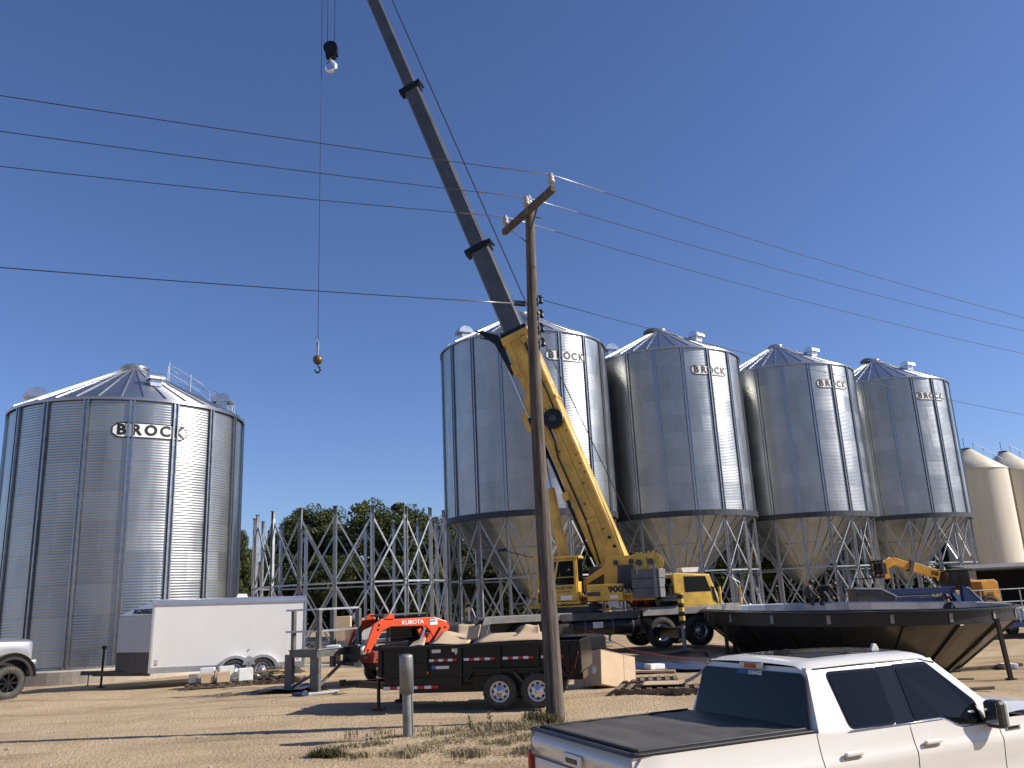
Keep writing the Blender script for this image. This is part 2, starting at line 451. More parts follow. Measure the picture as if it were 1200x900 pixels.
def wheel(parent, loc, R, w, rr, rim='rim', side=-1, style='holes', steer=0, name='wheel', lug=.012):
    """wheel with its axis along local y; side = y direction of the outer face"""
    g = sub(name, parent, loc, (0, 0, steer))
    t = MB(); h = w / 2
    prof = [(rr, -h * .8), (rr + .02, -h * .93), (rr + (R - rr) * .5, -h), (R - .035, -h * .93), (R, -h * .72), (R, -h * .2), (R - .012, -h * .17),
            (R - .012, -h * .1), (R, -h * .08), (R, h * .08), (R - .012, h * .1), (R - .012, h * .17), (R, h * .2), (R, h * .72), (R - .035, h * .93),
            (rr + (R - rr) * .5, h), (rr + .02, h * .93), (rr, h * .8)]
    t.lathe(prof, 40, axis='y')
    nb = int(2 * PI * R / .09)
    for k in range(nb):   # shoulder lugs
        a = 2 * PI * k / nb
        for sg in (-1, 1):
            t.T = Matrix.Rotation(a, 4, 'Y')
            t.box((R - .012 + lug / 2, sg * h * .8, 0), (.02, h * .36, .04))
    t.T = Matrix.Identity(4)
    t.build('tyre', 'rubber', g)
    r = MB(); s = side
    r.lathe([(rr, -h * .8), (rr - .015, -h * .75), (rr - .03, 0), (rr - .015, h * .75), (rr, h * .8)], 32, axis='y')
    yo = s * h * .82
    if style == 'holes':
        r.lathe([(rr + .012, yo), (rr - .012, yo + s * .008), (rr - .03, yo - s * .02), (rr * .8, yo - s * .05), (rr * .55, yo - s * .02),
                 (rr * .30, yo), (rr * .24, yo + s * .01), (rr * .20, yo + s * .04), (.001, yo + s * .045)], 32, axis='y')
        r.mi = 1
        for k in range(8):
            a = 2 * PI * k / 8
            cx, cz = math.cos(a) * rr * .66, math.sin(a) * rr * .66
            r.cyl((cx, yo - s * .06, cz), (cx, yo - s * .028, cz), rr * .15, n=10)
        r.mi = 0
    else:
        r.lathe([(rr + .012, yo), (rr - .012, yo + s * .008), (rr - .02, yo - s * .03), (rr - .025, yo - s * .12), (.001, yo - s * .14)], 32, axis='y')
        for k in range(style):
            a = 2 * PI * k / style
            r.T = Matrix.Rotation(a, 4, 'Y')
            r.bar((rr * .12, yo - s * .03, 0), (rr * .96, yo - s * .015, 0), rr * .16, .03, up=(0, 1, 0), w1=rr * .22)
            r.T = Matrix.Identity(4)
        r.cyl((0, yo - s * .12, 0), (0, yo, 0), rr * .24, rr * .2, n=16)
    r.build('rim', [rim, 'black_matt'], g)
    return g

# ------------------------------------------------------------------ ground
def S(a, b, x):
    t = min(1, max(0, (x - a) / (b - a))); return t * t * (3 - 2 * t)
def gz(x, y):
    near = 0.48 * (1 - S(10.8, 14.2, y)) * S(-3.5, 0.0, x)
    right = 0.85 * S(6.5, 13, x) * (1 - S(33, 50, y))
    return -max(near, right)
def ground():
    def axis(lo, hi, a, b, st, far):
        xs = []; x = a
        while x <= b + 1e-6: xs.append(x); x += st
        s = st; x = b
        while x < far: s *= 1.25; x += s; xs.append(x)
        s = st; x = a; pre = []
        while x > -far: s *= 1.25; x -= s; pre.append(x)
        return pre[::-1] + xs
    xs = axis(0, 0, -22, 24, .16, 3000); ys = axis(0, 0, 3, 42, .16, 3000)
    mb = MB(); nx, ny = len(xs), len(ys)
    for x in xs:
        for y in ys:
            z = gz(x, y)
            if abs(x) < 60 and 0 < y < 90:
                z += 0.05 * (noise.noise(V((x * .25, y * .25, 0)))) + 0.012 * noise.noise(V((x * 1.1, y * 1.1, 3)))
                if -22 < x < 24 and 3 < y < 42:
                    z += 0.012 * noise.noise(V((x * 3.1, y * 3.1, 7)))
                    # tyre ruts crossing the yard
                    for (c, sl, w) in ((14.6, .10, .16), (16.35, .10, .16), (18.6, .03, .18), (13.2, -.06, .14), (19.9, .03, .18)):
                        q = y - (c + sl * x + .25 * math.sin(x * .35 + c))
                        if abs(q) < .5:
                            fx = max(0, .55 + 1.2 * noise.noise(V((x * .3, c, 0)))); z -= .04 * math.exp(-(q / w) ** 2) * (1 + .5 * math.sin(x * 21)) * fx; z += .035 * fx * max(0, noise.noise(V((x * 6, y * 6, 2)))) * math.exp(-(q / .45) ** 2)
                            z += .018 * math.exp(-((abs(q) - w * 1.7) / .1) ** 2)
                    # grassy verge hump
                    z += .07 * math.exp(-(((y - 14.3 - .15 * x) / .8) ** 2)) * S(-4, -2.5, x) * (1 - S(1, 2.5, x))
            mb.v.append((x, y, z))
    mb.f = [(i * ny + j, (i + 1) * ny + j, (i + 1) * ny + j + 1, i * ny + j + 1) for i in range(nx - 1) for j in range(ny - 1)]
    mb.m = [0] * len(mb.f); mb.sm = [True] * len(mb.f)
    m, nt, b = new_mat('dry_gravel_yard'); L = nt.links.new
    tc = N(nt, 'ShaderNodeTexCoord')
    def noi(sc, det, rg=.6, vec=None):
        n = N(nt, 'ShaderNodeTexNoise'); n.inputs['Scale'].default_value = sc; n.inputs['Detail'].default_value = det
        n.inputs['Roughness'].default_value = rg
        L(vec or tc.outputs['Object'], n.inputs[0]); return n.outputs[0]
    mp = N(nt, 'ShaderNodeMapping'); mp.inputs['Rotation'].default_value = (0, 0, rad(-6)); mp.inputs['Scale'].default_value = (.18, 1.1, 1)
    L(tc.outputs['Object'], mp.inputs[0])
    def ramp(v, stops):
        r = N(nt, 'ShaderNodeValToRGB'); e = r.color_ramp.elements
        while len(e) < len(stops): e.new(.5)
        for k, (p, c) in enumerate(stops):
            e[k].position = p; e[k].color = (*c, 1)
        L(v, r.inputs[0]); return r.outputs[0]
    big = ramp(noi(.35, 6), [(.35, (.38, .285, .18)), (.5, (.475, .36, .23)), (.65, (.53, .41, .27))])
    strk = ramp(noi(1.0, 7, .65, mp.outputs[0]), [(.34, (.52, .49, .46)), (.46, (.94, .93, .92)), (.66, (1.06, 1.04, 1.0))])
    fine = ramp(noi(26, 5, .75), [(.3, (.6, .56, .52)), (.5, (.96, .95, .94)), (.72, (1.0, 1.0, 1.0))])
    vo = N(nt, 'ShaderNodeTexVoronoi'); vo.inputs['Scale'].default_value = 17; L(tc.outputs['Object'], vo.inputs[0])
    st = ramp(vo.outputs['Distance'], [(.0, (1.25, 1.22, 1.2)), (.25, (1, 1, 1)), (.6, (.86, .84, .82))])
    def mul(a, c, f=1.0):
        x = N(nt, 'ShaderNodeMix', data_type='RGBA', blend_type='MULTIPLY'); x.inputs[0].default_value = f
        L(a, x.inputs[6]); L(c, x.inputs[7]); return x.outputs[2]
    # distant land beyond the yard turns to dry grass
    sx = N(nt, 'ShaderNodeSeparateXYZ'); L(tc.outputs['Object'], sx.inputs[0])
    far = N(nt, 'ShaderNodeMapRange'); far.inputs[1].default_value = 78; far.inputs[2].default_value = 95; L(sx.outputs[1], far.inputs[0])
    base = mul(mul(mul(big, strk, .8), fine, .7), st, .55)
    fm = N(nt, 'ShaderNodeMix', data_type='RGBA'); L(far.outputs[0], fm.inputs[0]); L(base, fm.inputs[6])
    fm.inputs[7].default_value = (.12, .12, .05, 1)
    L(fm.outputs[2], b.inputs['Base Color'])
    b.inputs['Roughness'].default_value = .95; b.inputs['Specular IOR Level'].default_value = .15
    h1 = noi(9, 8, .7); h2 = vo.outputs['Distance']
    hm = N(nt, 'ShaderNodeMath', operation='MULTIPLY_ADD'); L(h1, hm.inputs[0]); hm.inputs[1].default_value = 1.6; L(h2, hm.inputs[2])
    bp = N(nt, 'ShaderNodeBump'); bp.inputs['Distance'].default_value = .016; bp.inputs['Strength'].default_value = .8
    L(hm.outputs[0], bp.inputs['Height']); L(bp.outputs[0], b.inputs['Normal'])
    return struct(mb.build('ground', m))
ground()

# loose stones and weeds on the yard: nobody could count them
def pebbles():
    rnd = random.Random(5); mb = MB()
    for _ in range(2600):
        y = 12.2 + 14 * rnd.random() ** 1.6
        x = (rnd.random() * 1.5 - .78) * y * .85
        if x > 1.5 and y < 14: continue
        s = rnd.uniform(.008, .02) * (1.7 if rnd.random() < .06 else 1)
        z = gz(x, y) + .05 * (noise.noise(V((x * .25, y * .25, 0)))) + .006
        a = rnd.random() * 6.3; vs = []
        for k in range(4):
            t = a + k * PI / 2
            vs.append((x + math.cos(t) * s * rnd.uniform(.7, 1.2), y + math.sin(t) * s * rnd.uniform(.7, 1.2), z))
        vs += [(x, y, z + s * .9), (x, y, z - s)]
        mb.add(vs, [(0, 1, 4), (1, 2, 4), (2, 3, 4), (3, 0, 4)], False)
    o = mb.build('loose_gravel', 'rock'); struct(o, 'stuff'); tag(o, 'pale loose stones scattered over the dirt yard', 'gravel')
pebbles()

def weed_tuft(mb, x, y, h, spread, n, rnd):
    z = gz(x, y) + .05
    for _ in range(n):
        a = rnd.random() * 2 * PI; r = spread * rnd.random() ** .7
        px, py = x + math.cos(a) * r * 1.4, y + math.sin(a) * r
        b = rnd.random() * 2 * PI; hh = h * rnd.uniform(.35, 1); lean = rnd.uniform(.2, 1.3) * hh
        w = rnd.uniform(.004, .010)
        dx, dy = math.cos(b), math.sin(b)
        m1 = (px + dx * lean * .35, py + dy * lean * .35, z + hh * .6)
        tip = (px + dx * lean, py + dy * lean, z + hh * rnd.uniform(.75, 1))
        mb.add([(px - dy * w, py + dx * w, z - .05), (px + dy * w, py - dx * w, z - .05), (m1[0] + dy * w, m1[1] - dx * w, m1[2]), (m1[0] - dy * w, m1[1] + dx * w, m1[2]), tip],
               [(0, 1, 2, 3), (3, 2, 4)], False)
def weeds():
    rnd = random.Random(11)
    spots = [(-2.75, 13.75, .17, .3), (-2.35, 13.9, .2, .28), (-1.6, 13.6, .17, .34), (-1.25, 13.9, .14, .3), (-.85, 14.2, .2, .35), (-.35, 14.5, .24, .35),
             (-.05, 14.9, .26, .35), (-.35, 15.3, .22, .35), (-.9, 15.2, .17, .35), (-1.35, 14.9, .15, .3), (.0, 14.0, .16, .3), (-.45, 13.8, .13, .3),
             (-2.2, 14.5, .12, .25), (-1.7, 14.4, .12, .25), (.15, 15.6, .2, .3), (-.6, 14.75, .22, .4), (.35, 14.6, .2, .3), (-1.9, 13.35, .12, .35), (-.9, 13.35, .12, .35), (-2.6, 13.2, .1, .3), (0.05, 13.4, .14, .3)]
    mb = MB()
    for x, y, h, s in spots:
        weed_tuft(mb, x, y, h * .62, s * .75, 170, rnd)
    for _ in range(60):
        x = rnd.uniform(-3.2, .6); y = rnd.uniform(13.0, 15.8)
        weed_tuft(mb, x, y, .05, .1, 14, rnd)
    for _ in range(6):
        x = rnd.uniform(-9, 6); y = rnd.uniform(13, 22)
        if rnd.random() < .4: weed_tuft(mb, x, y, .04, .08, 16, rnd)
    o = mb.build('weeds', 'weed'); struct(o, 'stuff'); tag(o, 'dry olive weeds round the foot of the capped pipe post', 'weeds')
    md = MB()
    for x, y, h, s in ((-3.05, 13.35, .13, .16), (-2.85, 13.2, .1, .12), (.2, 15.75, .26, .22), (.33, 15.5, .2, .2)):
        weed_tuft(md, x, y, h, s, 240, rnd)
    o = md.build('dark_weeds', 'weed_dark'); struct(o, 'stuff'); tag(o, 'dark green broadleaf weeds at the ends of the dry verge', 'weeds')
    for x, y, h in ((-.62, 14.45, .42), (-.95, 14.6, .33)):
        ms = MB(); z = gz(x, y)
        pts = [(x, y, z), (x + .02, y, z + h * .5), (x - .01, y, z + h)]
        ms.tube(pts, .006, 5)
        for k in range(30):
            a = rnd.random() * 6.3; zz = z + h * rnd.uniform(.25, 1); l = .05
            ms.bar((x, y, zz), (x + math.cos(a) * l, y + math.sin(a) * l, zz + .03), .012, .004)
        o = ms.build('tall_weed', 'weed_dark')
        tag(o, 'tallest dry weed stalk standing on the verge beyond the pipe post' if h > .4 else 'shorter dry weed stalk left of the tallest one on the verge', 'weed')
weeds()

# ------------------------------------------------------------------ grain bins
def corr(mb, R, z0, z1, pitch=.1016, amp=.0036, n=90, per=6):
    k = int((z1 - z0) / pitch * per)
    prof = [(R + amp * math.sin(2 * PI * i / per), z0 + (z1 - z0) * i / k) for i in range(k + 1)]
    mb.lathe(prof, n)
def roof_mesh(R, ze, slope, rc, npan=36):
    mb = MB(); t = math.tan(rad(slope))
    Re = R + .09
    zc = ze + (Re - rc) * t
    mid = rc + (Re - rc) * .42
    for k in range(npan):
        a0, a1 = 2 * PI * k / npan, 2 * PI * (k + 1) / npan
        P = lambda r, a, dz=0: (r * math.cos(a), r * math.sin(a), ze + (Re - r) * t + dz)
        am = (a0 + a1) / 2
        mb.add([P(Re, a0), P(Re, am, -.006), P(Re, a1), P(mid, a1), P(mid, am, -.006), P(mid, a0)], [(0, 1, 4, 5), (1, 2, 3, 4)], False)
        mb.add([P(mid, a0, .015), P(mid, am, .01), P(mid, a1, .015), P(rc, a1, .01), P(rc, a0, .01)], [(0, 1, 2, 3, 4)], False)
        mb.add([P(mid, a0), P(mid, a1), P(mid, a1, .015), P(mid, a0, .015)], [(0, 1, 2, 3)], False)
        # standing rib and eave lip
        p0 = V(P(Re, a0, .025)); p1 = V(P(rc, a0, .03))
        mb.bar(p0, p1, .055, .06, up=(0, 0, 1), w1=.03)
        mb.add([P(Re, a0), P(Re, a1), P(Re, a1, -.1), P(Re, a0, -.1)], [(0, 1, 2, 3)], False)
    mb.lathe([(Re + .012, ze - .11), (Re + .02, ze - .03), (Re + .012, ze + .01)], 72)
    return mb, zc
def put_sign(parent, R, az, z, w, h, txt='BROCK'):
    """hexagonal maker's badge stuck on the curved wall; az = radians, sign faces that way"""
    def bend(p, off):
        a = az + p[0] / R
        return ((R + off) * math.cos(a), (R + off) * math.sin(a), z + p[1])
    def hexa(w, h, tip, mb, off):
        n = 16
        for i in range(n):
            x0, x1 = -w / 2 + w * i / n, -w / 2 + w * (i + 1) / n
            hh = lambda x: h / 2 * min(1, .42 + (w / 2 - abs(x)) / tip * .58) if tip else h / 2
            # x grows to the viewer's right = growing angle
            mb.add([bend((x0, -hh(x0)), off), bend((x1, -hh(x1)), off), bend((x1, hh(x1)), off), bend((x0, hh(x0)), off)], [(0, 1, 2, 3)], False)
    b = MB(); hexa(w, h, w * .07, b, .022); b.mi = 1; hexa(w * .965, h * .84, w * .07, b, .026)
    s = b.build('maker_badge', ['decal_black', 'white'], parent)
    l = MB()
    cw = w * .8 / 4.25
    for i, ch in enumerate(txt):
        vs, fs = text_geo(ch, h * .92, .002, h * .04, 1.02)
        l.add([bend((p[0] + (i - 2) * cw, p[1]), .032 + p[2]) for p in vs], fs, False)
    l.build('lettering', 'decal_black', s)
def stiffener(R, z0, z1, w=.2, d=.085, mat_='galv'):
    mb = MB(); r0, r1 = R + .008, R + d; zc, zh = (z0 + z1) / 2, z1 - z0
    for sy in (-1, 1):
        mb.box(((r0 + r1) / 2, sy * w * .3, zc), (r1 - r0, .014, zh))
        mb.box((r1, sy * w * .3 + sy * .018, zc), (.014, .05, zh))
        mb.box((r0 + .008, sy * w * .44, zc), (.012, w * .2, zh))
    mb.box((r0 + .004, 0, zc), (.012, w * .6, zh))
    z = z0 + .3
    while z < z1:
        mb.box((r0 + .012, 0, z), (.016, w * .58, .2)); z += 1.12
    return mb
def vent_mb(s=1.0):
    mb = MB()
    mb.box((0, 0, .12 * s), (.42 * s, .5 * s, .34 * s))
    n = 10; prof = []
    for i in range(n + 1):
        a = PI * i / n; prof.append((-math.cos(a) * .38 * s, .26 * s + math.sin(a) * .34 * s))
    mb.prism(prof, -.34 * s, .34 * s, 'xz')
    mb.smooth = True
    return mb

def grain_bin(name, label, loc, R, zb, ze, sign_az, group, hopper=True, stiff0=0.0, seedv=0, sizes=None, vents=(), lid=None, shared={}):
    t = thing(name, label, 'grain bin', loc, 0, group)
    key = (R, zb, ze)
    if key not in shared:
        w = MB(); corr(w, R, zb, ze)
        wm = w.mesh('wall', galv_wall('galvanised_wall_sheet_%d' % int(R * 10), R))
        rf, zc = roof_mesh(R, ze, 28.0, .52)
        rm = rf.mesh('roof', 'roof')
        st = stiffener(R, zb + .02, ze - .1, w=.24 if hopper else .2).mesh('stiffener', 'stiff')
        shared[key] = (wm, rm, zc, st)
    wm, rm, zc, st = shared[key]
    o = bpy.data.objects.new('wall', wm); COL.objects.link(o); o.parent = t; o.rotation_euler = (0, 0, stiff0 + rad(20) * seedv)
    o = bpy.data.objects.new('roof', rm); COL.objects.link(o); o.parent = t
    for k in range(18):
        o = bpy.data.objects.new('stiffener', st); COL.objects.link(o); o.parent = t; o.rotation_euler = (0, 0, stiff0 + k * rad(20))
    cp = MB(); cp.lathe([(.54, zc - .04), (.54, zc + .13), (.6, zc + .14), (.6, zc + .18), (.42, zc + .3), (.001, zc + .33)], 24)
    cp.build('peak_cap', 'galv_bright', t)
    for (a, f, s) in vents:
        r = R * f; z = ze + (R + .09 - r) * math.tan(rad(28))
        v = vent_mb(s).build('roof_vent', 'galv_bright', t)
        v.location = (r * math.cos(a), r * math.sin(a), z); v.rotation_euler = (0, 0, a)
    put_sign(t, R, sign_az, ze - (1.28 if not hopper else 1.65), 2.75 if not hopper else 2.9, .6 if not hopper else .68)
    return t, zc

def ladder_rail(t, R, ze, a):
    mb = MB(); tan = math.tan(rad(28))
    for off in (-.3, .3):
        def P(r, h):
            z = ze + (R + .09 - r) * tan
            return (r * math.cos(a) - off * math.sin(a), r * math.sin(a) + off * math.cos(a), z + h)
        for r in (R * .3, R * .5, R * .7, R * .92):
            mb.cyl(P(r, 0), P(r, .95 if r < R * .6 else .8), .022, n=6)
        for h in (.9, .5):
            mb.cyl(P(R * .3, h), P(R * .92, h - .12), .02, n=6)
    k = 0; r = R * .2
    while r < R:
        z = ze + (R + .09 - r) * tan + .08
        mb.bar((r * math.cos(a) - .3 * math.sin(-a) * 0 - .25 * math.sin(a), r * math.sin(a) + .25 * math.cos(a), z),
               (r * math.cos(a) + .25 * math.sin(a), r * math.sin(a) - .25 * math.cos(a), z), .05, .03)
        r += .3
    mb.build('roof_handrail', 'galv_bright', t)

# the flat-bottomed bin on the left
LC = (-16.5, 35.2, 0)
tL, zc = grain_bin('grain_bin', 'squat flat-bottomed galvanised bin on a concrete pad, behind the white cargo trailer', LC, 4.57, .45, 10.3,
                   rad(-90 + 34), None, False, stiff0=rad(-90 + 25.2), vents=((rad(-158), .8, 1.25), (rad(-49), .62, .9), (rad(5), .84, 1.1), (rad(75), .8, 1.1)))
ladder_rail(tL, 4.57, 10.3, rad(28))
fd = MB(); fd.lathe([(4.95, -.4), (4.95, .41), (4.9, .45), (4.5, .455), (.01, .455)], 72, smooth=False)
fd.build('foundation', 'concrete', tL)
fl = MB(); fl.lathe([(4.66, .457), (4.66, .52), (4.59, .53)], 60); fl.build('base_ring', 'galv_dull', tL)
bt = MB()   # aluminium tube clamped to the right-hand edge
a = rad(-25.2)

# hopper bins
def frame_parts(t, R, ht, a0, shared={}, tops=False):
    if 'leg' not in shared:
        lg = MB(); r = R - .1
        lg.box((r - .06, 0, ht / 2), (.012, .17, ht)); lg.box((r, .085, ht / 2), (.13, .012, ht)); lg.box((r, -.085, ht / 2), (.13, .012, ht))
        lg.box((r, 0, .012), (.34, .34, .024))
        shared['leg'] = lg.mesh('leg', 'galv')
        A = rad(20); P = lambda k, z, rr=r - .02: (rr * math.cos(k * A), rr * math.sin(k * A), z)
        mid = ht * .49
        def br(p, q, nm):
            b = MB(); d = (V(q) - V(p)); outw = V(((p[0] + q[0]) / 2, (p[1] + q[1]) / 2, 0)).normalized()
            b.bar(p, q, .012, .085, up=d.cross(outw)); 
            off = d.cross(outw).normalized() * .04
            b.bar(V(p) + off, V(q) + off, .07, .012, up=d.cross(outw))
            return b.mesh(nm, 'galv')
        shared['brace'] = [br(P(0, ht - .1), P(1, mid + .05), 'brace'), br(P(1, ht - .1, r + .03), P(0, mid + .05, r + .03), 'brace'),
                           br(P(0, mid - .05), P(1, .12), 'brace'), br(P(1, mid - .05, r + .03), P(0, .12, r + .03), 'brace')]
        shared['strut'] = br(P(0, mid), P(1, mid), 'strut')
        tp = MB(); tp.box((r - .06, 0, ht + .2), (.014, .17, .4)); tp.box((r, .085, ht + .2), (.12, .012, .4)); tp.box((r, -.085, ht + .2), (.12, .012, .4)); tp.box((r, 0, ht + .4), (.2, .26, .03)); shared['top'] = tp.mesh('top_plate', 'galv_dull')
    for k in range(18):
        rz = a0 + k * rad(20)
        lst = [('leg', shared['leg']), ('strut', shared['strut'])] + [('brace', m) for m in shared['brace']]
        if tops: lst.append(('top_plate', shared['top']))
        for nm, me in lst:
            o = bpy.data.objects.new(nm, me); COL.objects.link(o); o.parent = t; o.rotation_euler = (0, 0, rz)
def hopper_mat():
    m, nt, b = new_mat('hopper_sheet'); L = nt.links.new
    tc = N(nt, 'ShaderNodeTexCoord')
    nz = N(nt, 'ShaderNodeTexNoise'); nz.inputs['Scale'].default_value = 1.0; nz.inputs['Detail'].default_value = 5
    L(tc.outputs['Object'], nz.inputs[0])
    mx = N(nt, 'ShaderNodeMix', data_type='RGBA'); mx.inputs[6].default_value = (.27, .31, .36, 1); mx.inputs[7].default_value = (.50, .565, .64, 1)
    L(nz.outputs[0], mx.inputs[0]); L(mx.outputs[2], b.inputs['Base Color'])
    b.inputs['Metallic'].default_value = .92; b.inputs['Roughness'].default_value = .36
    return m
M['hopper'] = hopper_mat()
def hopper_parts(t, R, zr, shared={}):
    if not shared:
        h = MB(); zb = 2.15; n = 36
        h.lathe([(R - .14, zr), (R * .62, zr - (zr - zb) * .385), (R * .3, zr - (zr - zb) * .71), (.36, zb)], n, smooth=False)
        for k in range(n):
            a = 2 * PI * k / n
            h.bar(((R - .12) * math.cos(a), (R - .12) * math.sin(a), zr - .03), (.4 * math.cos(a), .4 * math.sin(a), zb + .02), .04, .05)
        for f in (.385, .71):
            rr = {.385: R * .62, .71: R * .3}[f]
            h.lathe([(rr + .01, zr - (zr - zb) * f + .05), (rr + .05, zr - (zr - zb) * f), (rr - .02, zr - (zr - zb) * f - .05)], n)
        shared['h'] = h.mesh('hopper', 'hopper')
        g = MB(); g.box((0, 0, 1.95), (.75, .6, .4)); g.bar((0, 0, 1.9), (-1.3, 0, 1.8), .25, .1); g.lathe([(.3, 1.5), (.3, 1.75)], 16)
        shared['g'] = g.mesh('slide_gate', 'galv_dull')
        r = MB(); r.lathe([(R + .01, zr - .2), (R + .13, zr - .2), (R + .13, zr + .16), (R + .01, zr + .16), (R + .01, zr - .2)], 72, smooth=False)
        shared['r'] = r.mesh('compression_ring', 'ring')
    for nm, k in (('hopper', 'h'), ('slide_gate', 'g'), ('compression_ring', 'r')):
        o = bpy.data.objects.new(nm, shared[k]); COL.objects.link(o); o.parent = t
Rb = 5.5; rowp = [(.8, 54.6), (11.15, 59.9), (21.6, 65.6), (32.0, 71.6)]
signs = [-90 + 29, -90 + 25, -90 + 24.5, -90 + 21]
labs = ['nearest tall hopper grain bin on braced legs, directly behind the crane boom', 'second tall hopper grain bin from the crane, its wall plain and unhidden above the counterweight',
        'third tall hopper grain bin in the row, behind the two men on the dark cone', 'farthest hopper grain bin of the row, beside the cream bins']
for i, (x, y) in enumerate(rowp):
    ca = math.atan2(-y, -x)
    vv = [(ca - rad(62), .74, 1.35), (ca + rad(50), .62, 1.2), (rad(60), .8, 1.2)]
    if i == 0: vv = [(ca - rad(62), .78, 1.3), (ca + rad(24), .42, 1.2), (rad(60), .8, 1.2)]
    t, zc = grain_bin('hopper_bin', labs[i], (x, y, 0), Rb, 7.0, 18.2, rad(signs[i]), 'tall hopper-bottomed bins in a row', True,
                      stiff0=rad(-90 + 4.4), seedv=i * 3, vents=vv)
    frame_parts(t, Rb, 6.8, rad(-90 + 4.4)); hopper_parts(t, Rb, 7.0)
    if i in (1, 3):
        l = MB(); n = 14
        l.prism([(math.cos(PI * q / n) * .6, math.sin(PI * q / n) * .6) for q in range(n + 1)], -.04, .04, 'xz')
        o = l.build('cap_lid', 'dark_grey', t); o.location = (-.62, -.3, zc - .05); o.rotation_euler = (rad(-35), 0, rad(-20))
tf = thing('leg_frame', 'open ring of braced galvanised legs with no bin on top, in front of the trees', 'bin frame', (-9.6, 48.6, 0), 0)
frame_parts(tf, Rb, 6.8, rad(-90 + 4.4 - 2.2), tops=True)

# cream bins at the far right
def cream_bin(x, y, R, ze, lab):
    t = thing('painted_bin', lab, 'grain bin', (x, y, 0), 0, 'old cream painted bins')
    w = MB(); w.lathe([(R, -.1), (R, ze)], 64); z = 1.5
    while z < ze:
        w.lathe([(R, z), (R + .012, z + .02), (R, z + .04)], 64); z += 2.4
    w.build('wall', 'cream', t)
    r = MB(); r.lathe([(R + .06, ze - .08), (R + .06, ze), (R * .5, ze + R * .5 * .78), (.45, ze + (R - .45) * .8)], 64); r.build('roof', 'cream', t)
    c = MB(); c.lathe([(.46, ze + (R - .45) * .8 - .05), (.5, ze + (R - .45) * .8 + .12), (.001, ze + (R - .45) * .8 + .2)], 20); c.cyl((-.2, 0, ze + R * .75), (-.2, 0, ze + R * .75 + .9), .03, n=5); c.build('peak_cap', 'dark_grey', t)
    l = MB(); a = rad(-18)
    for s in (-.22, .22):
        l.bar(((R + .16) * math.cos(a) - s * math.sin(a), (R + .16) * math.sin(a) + s * math.cos(a), .3), ((R + .16) * math.cos(a) - s * math.sin(a), (R + .16) * math.sin(a) + s * math.cos(a), ze), .05, .05)
    z = .5
    while z < ze:
        l.bar(((R + .16) * math.cos(a) + .22 * math.sin(a), (R + .16) * math.sin(a) - .22 * math.cos(a), z), ((R + .16) * math.cos(a) - .22 * math.sin(a), (R + .16) * math.sin(a) + .22 * math.cos(a), z), .04, .04); z += .32
    l.build('ladder', 'dark_grey', t)
    h = MB()
    for q in range(4):
        rr = R * (.2 + .25 * q); zz = ze + (R - rr) * .8
        h.cyl((rr * math.cos(a), rr * math.sin(a), zz), (rr * math.cos(a), rr * math.sin(a), zz + .8), .03, n=5)
    h.cyl((R * .2 * math.cos(a), R * .2 * math.sin(a), ze + R * .8 * .8 + .8), (R * .95 * math.cos(a), R * .95 * math.sin(a), ze + R * .05 * .8 + .8), .03, n=5)
    h.build('roof_handrail', 'galv', t)
cream_bin(43.5, 80.2, 3.1, 11.95, 'cream painted bin with a cone roof, the one partly behind the farthest hopper bin')
cream_bin(49.4, 84.3, 3.1, 12.1, 'cream painted bin with a cone roof, cut off by the right edge of the photo')

# ------------------------------------------------------------------ trees
def crown_mesh(nm, rx, rz, seed, nclump=46, leaf=.25, per=290, conic=False, m='leaf'):
    rnd = random.Random(seed); mb = MB()
    cl = []
    for k in range(nclump):
        a = rnd.random() * 2 * PI; u = rnd.uniform(-1, 1); rr = .92 * rnd.random() ** .3
        s = math.sqrt(1 - u * u)
        if conic:
            h = rnd.random(); w = (1 - h) ** .9
            c = (math.cos(a) * rx * w * rr, math.sin(a) * rx * w * rr, -rz + 2 * rz * h); cr = rx * (.12 + .3 * (1 - h))
        else:
            wob = 1 + .16 * noise.noise(V((math.cos(a) * 2, math.sin(a) * 2, u * 2 + seed)))
            c = (math.cos(a) * s * rx * rr * wob, math.sin(a) * s * rx * rr * wob, u * rz * rr * wob); cr = rx * rnd.uniform(.14, .3)
        cl.append((c, cr))
    for c, cr in cl:
        for _ in range(per):
            d = V((rnd.gauss(0, 1), rnd.gauss(0, 1), rnd.gauss(0, 1))).normalized() * cr * rnd.random() ** .33
            p = V(c) + V((d.x, d.y, d.z * .8))
            n = V((rnd.gauss(0, 1), rnd.gauss(0, 1), rnd.gauss(.6, 1))).normalized()
            x = n.orthogonal().normalized(); y = n.cross(x)
            s = leaf * rnd.uniform(.5, 1.1)
            mb.add([tuple(p - x * s * .5), tuple(p + y * s * .33), tuple(p + x * s * .5), tuple(p - y * s * .33)], [(0, 1, 2, 3)], False)
    return mb.mesh(nm, m), cl
poplar = [crown_mesh('crown', 3.6, 3.6, s, 150) for s in (3, 8, 21)]
spruce = crown_mesh('crown', 2.0, 4.2, 5, 46, .26, 120, True, 'needle')
tree_no = [0]
